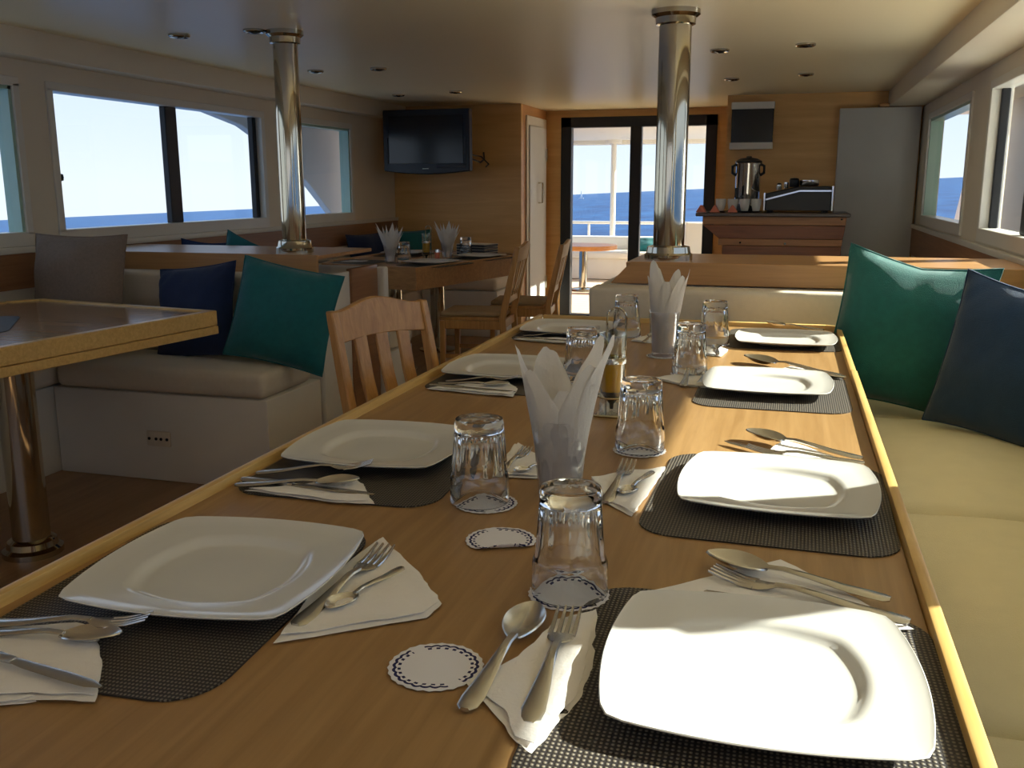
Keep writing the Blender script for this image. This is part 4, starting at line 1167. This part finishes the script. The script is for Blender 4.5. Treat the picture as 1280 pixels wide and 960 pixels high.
napkin_glass('clear plain tumbler holding white napkins on the long table front', 'white paper napkins fanned out of the nearest clear tumbler', -.352, 1.50,
             [(D(192), .95, .034, .0, .062, .250, 'r', (-.016, 0)), (D(238), 1.0, .034, .0, .058, .215, 'r', (-.010, 0)), (D(285), .9, .034, .0, .050, .185, 'r', (.002, 0)), (D(322), 1.0, .034, .0, .056, .225, 'r', (.014, 0)),
              (D(355), .85, .034, .0, .066, .272, 'r', (.024, 0)), (D(40), 1.0, .033, .0, .056, .26, 'r', (.016, .01)), (D(120), 1.1, .033, .0, .055, .235, 'r', (-.012, .01))], core=(.026, .10))
coaster('paper doily coaster under the farther napkin glass', -.354, 2.9, TZ, 10)
napkin_glass('tumbler lined with white paper behind the oil cruet', 'tall white napkins standing in the paper lined tumbler', -.354, 2.9,
             [(D(195), 1.0, .034, .0, .046, .235, 'r', (-.008, 0)), (D(240), 1.0, .034, .0, .044, .285, 'r', (-.012, 0)), (D(280), 1.0, .034, .0, .044, .225, 'r', (0, 0)), (D(325), 1.0, .034, .0, .050, .240, 'r', (.014, 0)),
              (D(5), .95, .034, .0, .054, .255, 'r', (.018, 0)), (D(60), 1.0, .033, .0, .046, .25, 'r', (.008, .01)), (D(130), 1.0, .033, .0, .046, .26, 'r', (-.006, .01))], TZ + .003, (.026, .10))

# oil and vinegar cruet on a small wire caddy
def cruet(label, x, y, z, oil='olive_oil'):
    t = thing('oil_cruet', label, 'cruet', (x, y, z), 0, 'oil cruets')
    b = bm_new(); lathe(b, [(0, 0), (.026, 0), (.029, .004), (.029, .125), (.030, .13), (.032, .182), (.0305, .186), (.029, .182), (.027, .128), (.0265, .006), (0, .005)], 36); fl = obj('flask', b, 'bottle_glass', t, rel=False)
    b = bm_new(); lathe(b, [(0, .026), (.006, .028), (.012, .036), (.024, .050), (.0262, .060), (.0262, .118), (0, .118)], 32); obj('oil', b, oil, fl, rel=False)
    b = bm_new(); lathe(b, [(0, .007), (.004, .008), (.005, .02), (.016, .034), (.0262, .047), (.0262, .0515), (.022, .049), (.011, .035), (.005, .027), (0, .0255)], 32); obj('vinegar', b, 'vinegar', fl, rel=False)
    b = bm_new(); lathe(b, [(.0292, .117), (.0318, .117), (.0322, .123), (.0318, .130), (.0300, .131)], 36); obj('collar', b, 'bright_steel', fl, rel=False)
    return t
def caddy(label, x, y, z):
    t = thing('cruet_caddy', label, 'caddy', (x, y, z), 0, 'cruet caddies')
    b = bm_new(); box(b, -.036, .040, -.036, .105, 0, .006, .003, 1); obj('tray', b, 'steel', t, rel=False)
    b = bm_new()
    pts = [(-.022, .046, .006), (-.022, .046, .20)] + [(-.022 * math.cos(a), .046, .222 + .022 * math.sin(a)) for a in [PI * k / 10 for k in range(11)]] + [(.022, .046, .20), (.022, .046, .006)]
    tube(b, pts, .0026, 8); obj('loop_handle', b, 'steel', t, rel=False)
    b = bm_new()
    tube(b, [(.0345 * math.cos(2 * PI * k / 24), .0345 * math.sin(2 * PI * k / 24), .045) for k in range(25)], .002, 6, False); obj('ring', b, 'steel', t, rel=False)
    return t
caddy('small steel caddy with loop handle behind the front napkins', -.372, 2.10, TZ)
cruet('glass cruet of yellow oil over dark vinegar on the long table', -.372, 2.10, TZ + .0065)
t = thing('salt_shaker', 'small clear salt shaker beside the oil cruet', 'shaker', (-.345, 2.177, TZ + .0065))
b = bm_new(); lathe(b, [(0, 0), (.016, 0), (.017, .003), (.014, .05), (.0125, .05), (.0145, .004), (0, .003)], 20); sj = obj('jar', b, 'bottle_glass', t, rel=False)
b = bm_new(); lathe(b, [(0, .0035), (.0135, .005), (.0125, .035), (0, .037)], 20); obj('salt', b, 'salt', sj, rel=False)
b = bm_new(); lathe(b, [(0, .066), (.010, .064), (.0145, .058), (.0148, .05), (0, .05)], 20); obj('cap', b, 'salt', t, rel=False)

# napkins and cutlery around the long table
NZ = TZ + .0005
MZ = TZ + .0026
def setting(tagname, nap, nz, items, seed):
    napkin('folded white paper napkin ' + tagname, nap, nz, seed)
    for kind, p, q, dz in items:
        cutlery(kind, 'stainless ' + kind + ' ' + tagname, p, q, nz + dz)
setting('right of the nearest left plate', [(-.546, .884), (-.572, 1.05), (-.562, 1.229), (-.46, 1.12), (-.394, 1.035), (-.40, .995)], NZ, [], 1)
cutlery('fork', 'stainless fork on the napkin right of the nearest left plate', (-.540, .925), (-.531, 1.172), NZ + .008)
cutlery('spoon', 'small stainless spoon lying reversed on the napkin right of the nearest left plate', (-.486, 1.125), (-.520, .968), NZ + .008)
napkin('folded white paper napkin at the bottom left corner on the dark mat', [(-.93, .80), (-.80, .862), (-.765, .853), (-.70, .785), (-.655, .720), (-.76, .695), (-.92, .72)], MZ, 2)
cutlery('knife', 'stainless knife at the bottom left corner of the long table', (-.87, .762), (-.655, .730), MZ + .0145)
cutlery('spoon', 'stainless spoon at the bottom left corner with shining bowl', (-.91, .792), (-.712, .832), MZ + .010)
cutlery('fork', 'stainless fork at the bottom left corner pointing at the plate', (-.90, .815), (-.698, .866), MZ + .012, 0, .02)
napkin('crumpled white napkin corner hanging at the very left front', [(-.80, .66), (-.715, .705), (-.735, .715), (-.79, .70), (-.83, .68)], NZ, 3)
napkin('folded white paper napkin in front of the second left plate', [(-.88, 1.365), (-.80, 1.415), (-.738, 1.490), (-.69, 1.44), (-.636, 1.362), (-.70, 1.350)], MZ, 4)
cutlery('knife', 'stainless knife in front of the second left plate', (-.913, 1.408), (-.650, 1.395), MZ + .008)
cutlery('spoon', 'stainless spoon in front of the second left plate, nearest the camera', (-.905, 1.372), (-.700, 1.440), MZ + .010)
cutlery('fork', 'stainless fork in front of the second left plate, tines raised', (-.905, 1.442), (-.700, 1.500), MZ + .011, 0, .06)
napkin('folded white paper napkin between the left tumbler and the napkin glass', [(-.50, 1.565), (-.515, 1.79), (-.44, 1.70), (-.40, 1.60), (-.41, 1.575)], NZ, 5)
cutlery('fork', 'stainless fork on the napkin between the left tumbler and the napkin glass', (-.485, 1.56), (-.475, 1.74), NZ + .008)
cutlery('spoon', 'small stainless spoon on the napkin between the left tumbler and the napkin glass', (-.405, 1.68), (-.455, 1.58), NZ + .008)
napkin('folded white paper napkin left of the sunlit front plate', [(-.300, .86), (-.262, .93), (-.245, 1.03), (-.203, 1.075), (-.181, .93), (-.180, .86), (-.203, .760), (-.222, .77), (-.254, .811)], NZ, 6)
cutlery('spoon', 'large stainless spoon on the napkin left of the sunlit front plate', (-.286, .808), (-.276, 1.048), NZ + .007)
cutlery('fork', 'stainless fork on the napkin left of the sunlit front plate', (-.218, .802), (-.232, 1.047), NZ + .007)
napkin('folded white paper napkin behind the sunlit front plate', [(-.15, 1.14), (.014, 1.30), (.10, 1.20), (.17, 1.12), (.10, 1.11), (-.05, 1.13)], MZ, 7)
cutlery('knife', 'stainless knife partly under the rim of the sunlit front plate', (.12, 1.128), (-.095, 1.158), MZ + .007)
cutlery('fork', 'stainless fork stacked under the spoon behind the sunlit front plate', (.166, 1.132), (-.073, 1.207), MZ + .009)
cutlery('spoon', 'stainless spoon on top of the stack behind the sunlit front plate', (.148, 1.180), (-.083, 1.252), MZ + .014)
napkin('folded white paper napkin left of the half shaded plate', [(-.318, 1.60), (-.26, 1.66), (-.197, 1.71), (-.205, 1.55), (-.216, 1.425), (-.265, 1.475)], NZ, 8)
cutlery('fork', 'stainless fork on the napkin left of the half shaded plate', (-.266, 1.47), (-.264, 1.697), NZ + .008)
cutlery('spoon', 'small stainless spoon on the napkin left of the half shaded plate', (-.216, 1.665), (-.246, 1.505), NZ + .008)
napkin('folded white paper napkin behind the half shaded plate', [(-.03, 1.815), (.012, 1.955), (.07, 1.90), (.12, 1.84), (.05, 1.80)], MZ, 9)
cutlery('spoon', 'stainless spoon behind the half shaded plate catching the sun', (.160, 1.842), (-.060, 1.966), MZ + .010)
cutlery('fork', 'stainless fork behind the half shaded plate', (.162, 1.820), (-.055, 1.85), MZ + .008)
cutlery('knife', 'stainless knife behind the half shaded plate, tip showing at left', (.10, 1.765), (-.102, 1.910), MZ + .007)
napkin('folded white paper napkin left of the third right plate', [(-.335, 2.53), (-.28, 2.60), (-.22, 2.66), (-.185, 2.56), (-.182, 2.45), (-.24, 2.46)], NZ, 10)
cutlery('fork', 'stainless fork on the napkin left of the third right plate', (-.245, 2.44), (-.245, 2.66), NZ + .008)
cutlery('spoon', 'small dark stainless spoon on the napkin left of the third right plate', (-.208, 2.48), (-.196, 2.64), NZ + .008)
napkin('folded white paper napkin behind the third right plate', [(-.03, 2.70), (.02, 2.79), (.10, 2.74), (.17, 2.69), (.06, 2.66)], MZ, 11)
cutlery('spoon', 'stainless spoon behind the third right plate', (.162, 2.685), (-.105, 2.87), MZ + .007)
cutlery('knife', 'stainless knife behind the third right plate', (.172, 2.66), (-.07, 2.76), MZ + .008)
napkin('folded white paper napkin left of the far right plate', [(-.235, 2.95), (-.24, 3.08), (-.20, 3.12), (-.165, 3.05), (-.18, 2.93)], NZ, 12)
cutlery('spoon', 'small stainless spoon on the napkin left of the far right plate', (-.19, 2.94), (-.205, 3.10), NZ + .008)
cutlery('spoon', 'stainless spoon behind the far right plate at the table end', (.14, 3.50), (-.062, 3.60), MZ + .016)
cutlery('knife', 'stainless knife behind the far right plate at the table end', (.16, 3.46), (-.05, 3.52), MZ + .008)
napkin('folded white paper napkin in front of the plate beside the chair', [(-.885, 2.235), (-.80, 2.30), (-.70, 2.36), (-.655, 2.30), (-.64, 2.205), (-.76, 2.215)], MZ, 13)
cutlery('knife', 'stainless knife in front of the plate beside the chair', (-.885, 2.262), (-.645, 2.245), MZ + .008)
cutlery('spoon', 'stainless spoon in front of the plate beside the chair', (-.87, 2.285), (-.68, 2.30), MZ + .010)
cutlery('fork', 'stainless fork in front of the plate beside the chair, tines raised', (-.86, 2.315), (-.665, 2.345), MZ + .010, 0, .06)
napkin('folded white paper napkin in front of the far left plate', [(-.895, 3.065), (-.80, 3.12), (-.70, 3.15), (-.62, 3.08), (-.606, 3.03), (-.75, 3.04)], MZ, 14)
cutlery('knife', 'stainless knife in front of the far left plate', (-.885, 3.085), (-.65, 3.065), MZ + .008)
cutlery('fork', 'stainless fork in front of the far left plate, tines raised', (-.87, 3.12), (-.655, 3.15), MZ + .010, 0, .05)
napkin('folded white paper napkin beside the tumbler behind the cruet handle', [(-.50, 3.16), (-.45, 3.30), (-.40, 3.26), (-.42, 3.12)], NZ, 15)
cutlery('spoon', 'small dark stainless spoon beside the paper lined tumbler', (-.45, 3.12), (-.435, 3.28), NZ + .008)

# ------------------------------------------------------------------ left booth table setting
def flat_mat_label(lb, x, y, rot, z):
    o = put('placemat', PMAT, 'weave', None, (x, y, z)); o.rotation_euler.z = R(rot); tag(o, lb, 'placemat', 'dark woven placemats')
flat_mat_label('dark placemat at the left edge on the booth table', -2.86, 2.66, 38, LZ - .0055)

# ------------------------------------------------------------------ far booth table setting
F0 = FZ + .0005
placemat('dark placemat under the near plate of the far booth table', -2.30, 6.03, -15, FZ)
plate('white plate nearest the chairs on the far booth table', -2.33, 6.03, -14, FZ + .0025)
placemat('dark placemat under the farther plate of the far booth table', -2.17, 6.66, -14, FZ)
plate('white plate behind the nearer chair on the far booth table', -2.185, 6.66, -14, FZ + .0025)
placemat('dark placemat at the left end of the far booth table', -2.95, 6.08, 80, FZ)
napkin('white paper napkin on the left end of the far booth table', [(-3.0, 6.0), (-2.86, 6.06), (-2.84, 6.14), (-2.98, 6.12)], FZ + .0026, 21)
placemat('dark placemat at the wall side of the far booth table', -2.85, 6.82, 0, FZ)
plate('white plate at the wall side of the far booth table', -2.86, 6.84, 0, FZ + .0025)
tumbler('upside-down tumbler beside the left napkin glass on the far table', -2.575, 6.14, F0)
tumbler('upside-down tumbler near the dark stack on the far table', -2.36, 6.84, F0)
far_pet = [(D(10 + 45 * k), .50, .034, .04, .098 + .012 * (k % 2), .205 + .03 * ((k * 7) % 3), 'p', (0, 0)) for k in range(8)] + [(D(50 + 90 * k), .6, .030, .05, .055, .245, 'p', (0, 0)) for k in range(4)]
napkin_glass('left tumbler holding napkins on the far booth table', 'left fan of white napkins on the far booth table', -2.64, 6.05, far_pet, F0)
napkin_glass('right tumbler holding napkins on the far booth table', 'right fan of white napkins on the far booth table', -2.385, 6.50, far_pet, F0)
caddy('steel cruet caddy between the napkin fans on the far table', -2.49, 6.35, FZ)
cruet('glass oil cruet between the napkin fans on the far table', -2.49, 6.35, FZ + .0065)
jar = thing('salt_shaker', 'small shaker beside the far table cruet', 'shaker', (-2.40, 6.33, F0))
b = bm_new(); lathe(b, [(0, 0), (.018, 0), (.018, .06), (0, .06)], 20); obj('jar', b, 'coral_card', jar, rel=False)
b = bm_new(); lathe(b, [(0, .06), (.019, .06), (.017, .08), (0, .085)], 20); obj('cap', b, 'bright_steel', jar, rel=False)
for i in range(4):
    b = bm_new(); box(b, -.13, .13, -.10, .10, 0, .017, .004, 1)
    o = tag(obj('stacked_tray', b, 'dark_stack', None, 35, (-2.33, 7.03, F0 + .0005 + .0205 * i)), ('lowest', 'second lowest', 'second highest', 'topmost')[i] + ' dark tray of the stack on the far table', 'tray', 'stacked dark trays')
    o.rotation_euler.z = R(-14)
    b = bm_new(); box(b, -.132, .132, -.102, .102, .0172, .0196, .001, 1); obj('pale_edge', b, 'white_paint', o, 35, rel=False)

pillow('turquoise pillow on the white deck bench outside', (-1.86, 13.25, .47), (R(-55), 0, 0), .44, .26, .13, 'fabric_teal_dark', 31, .06)
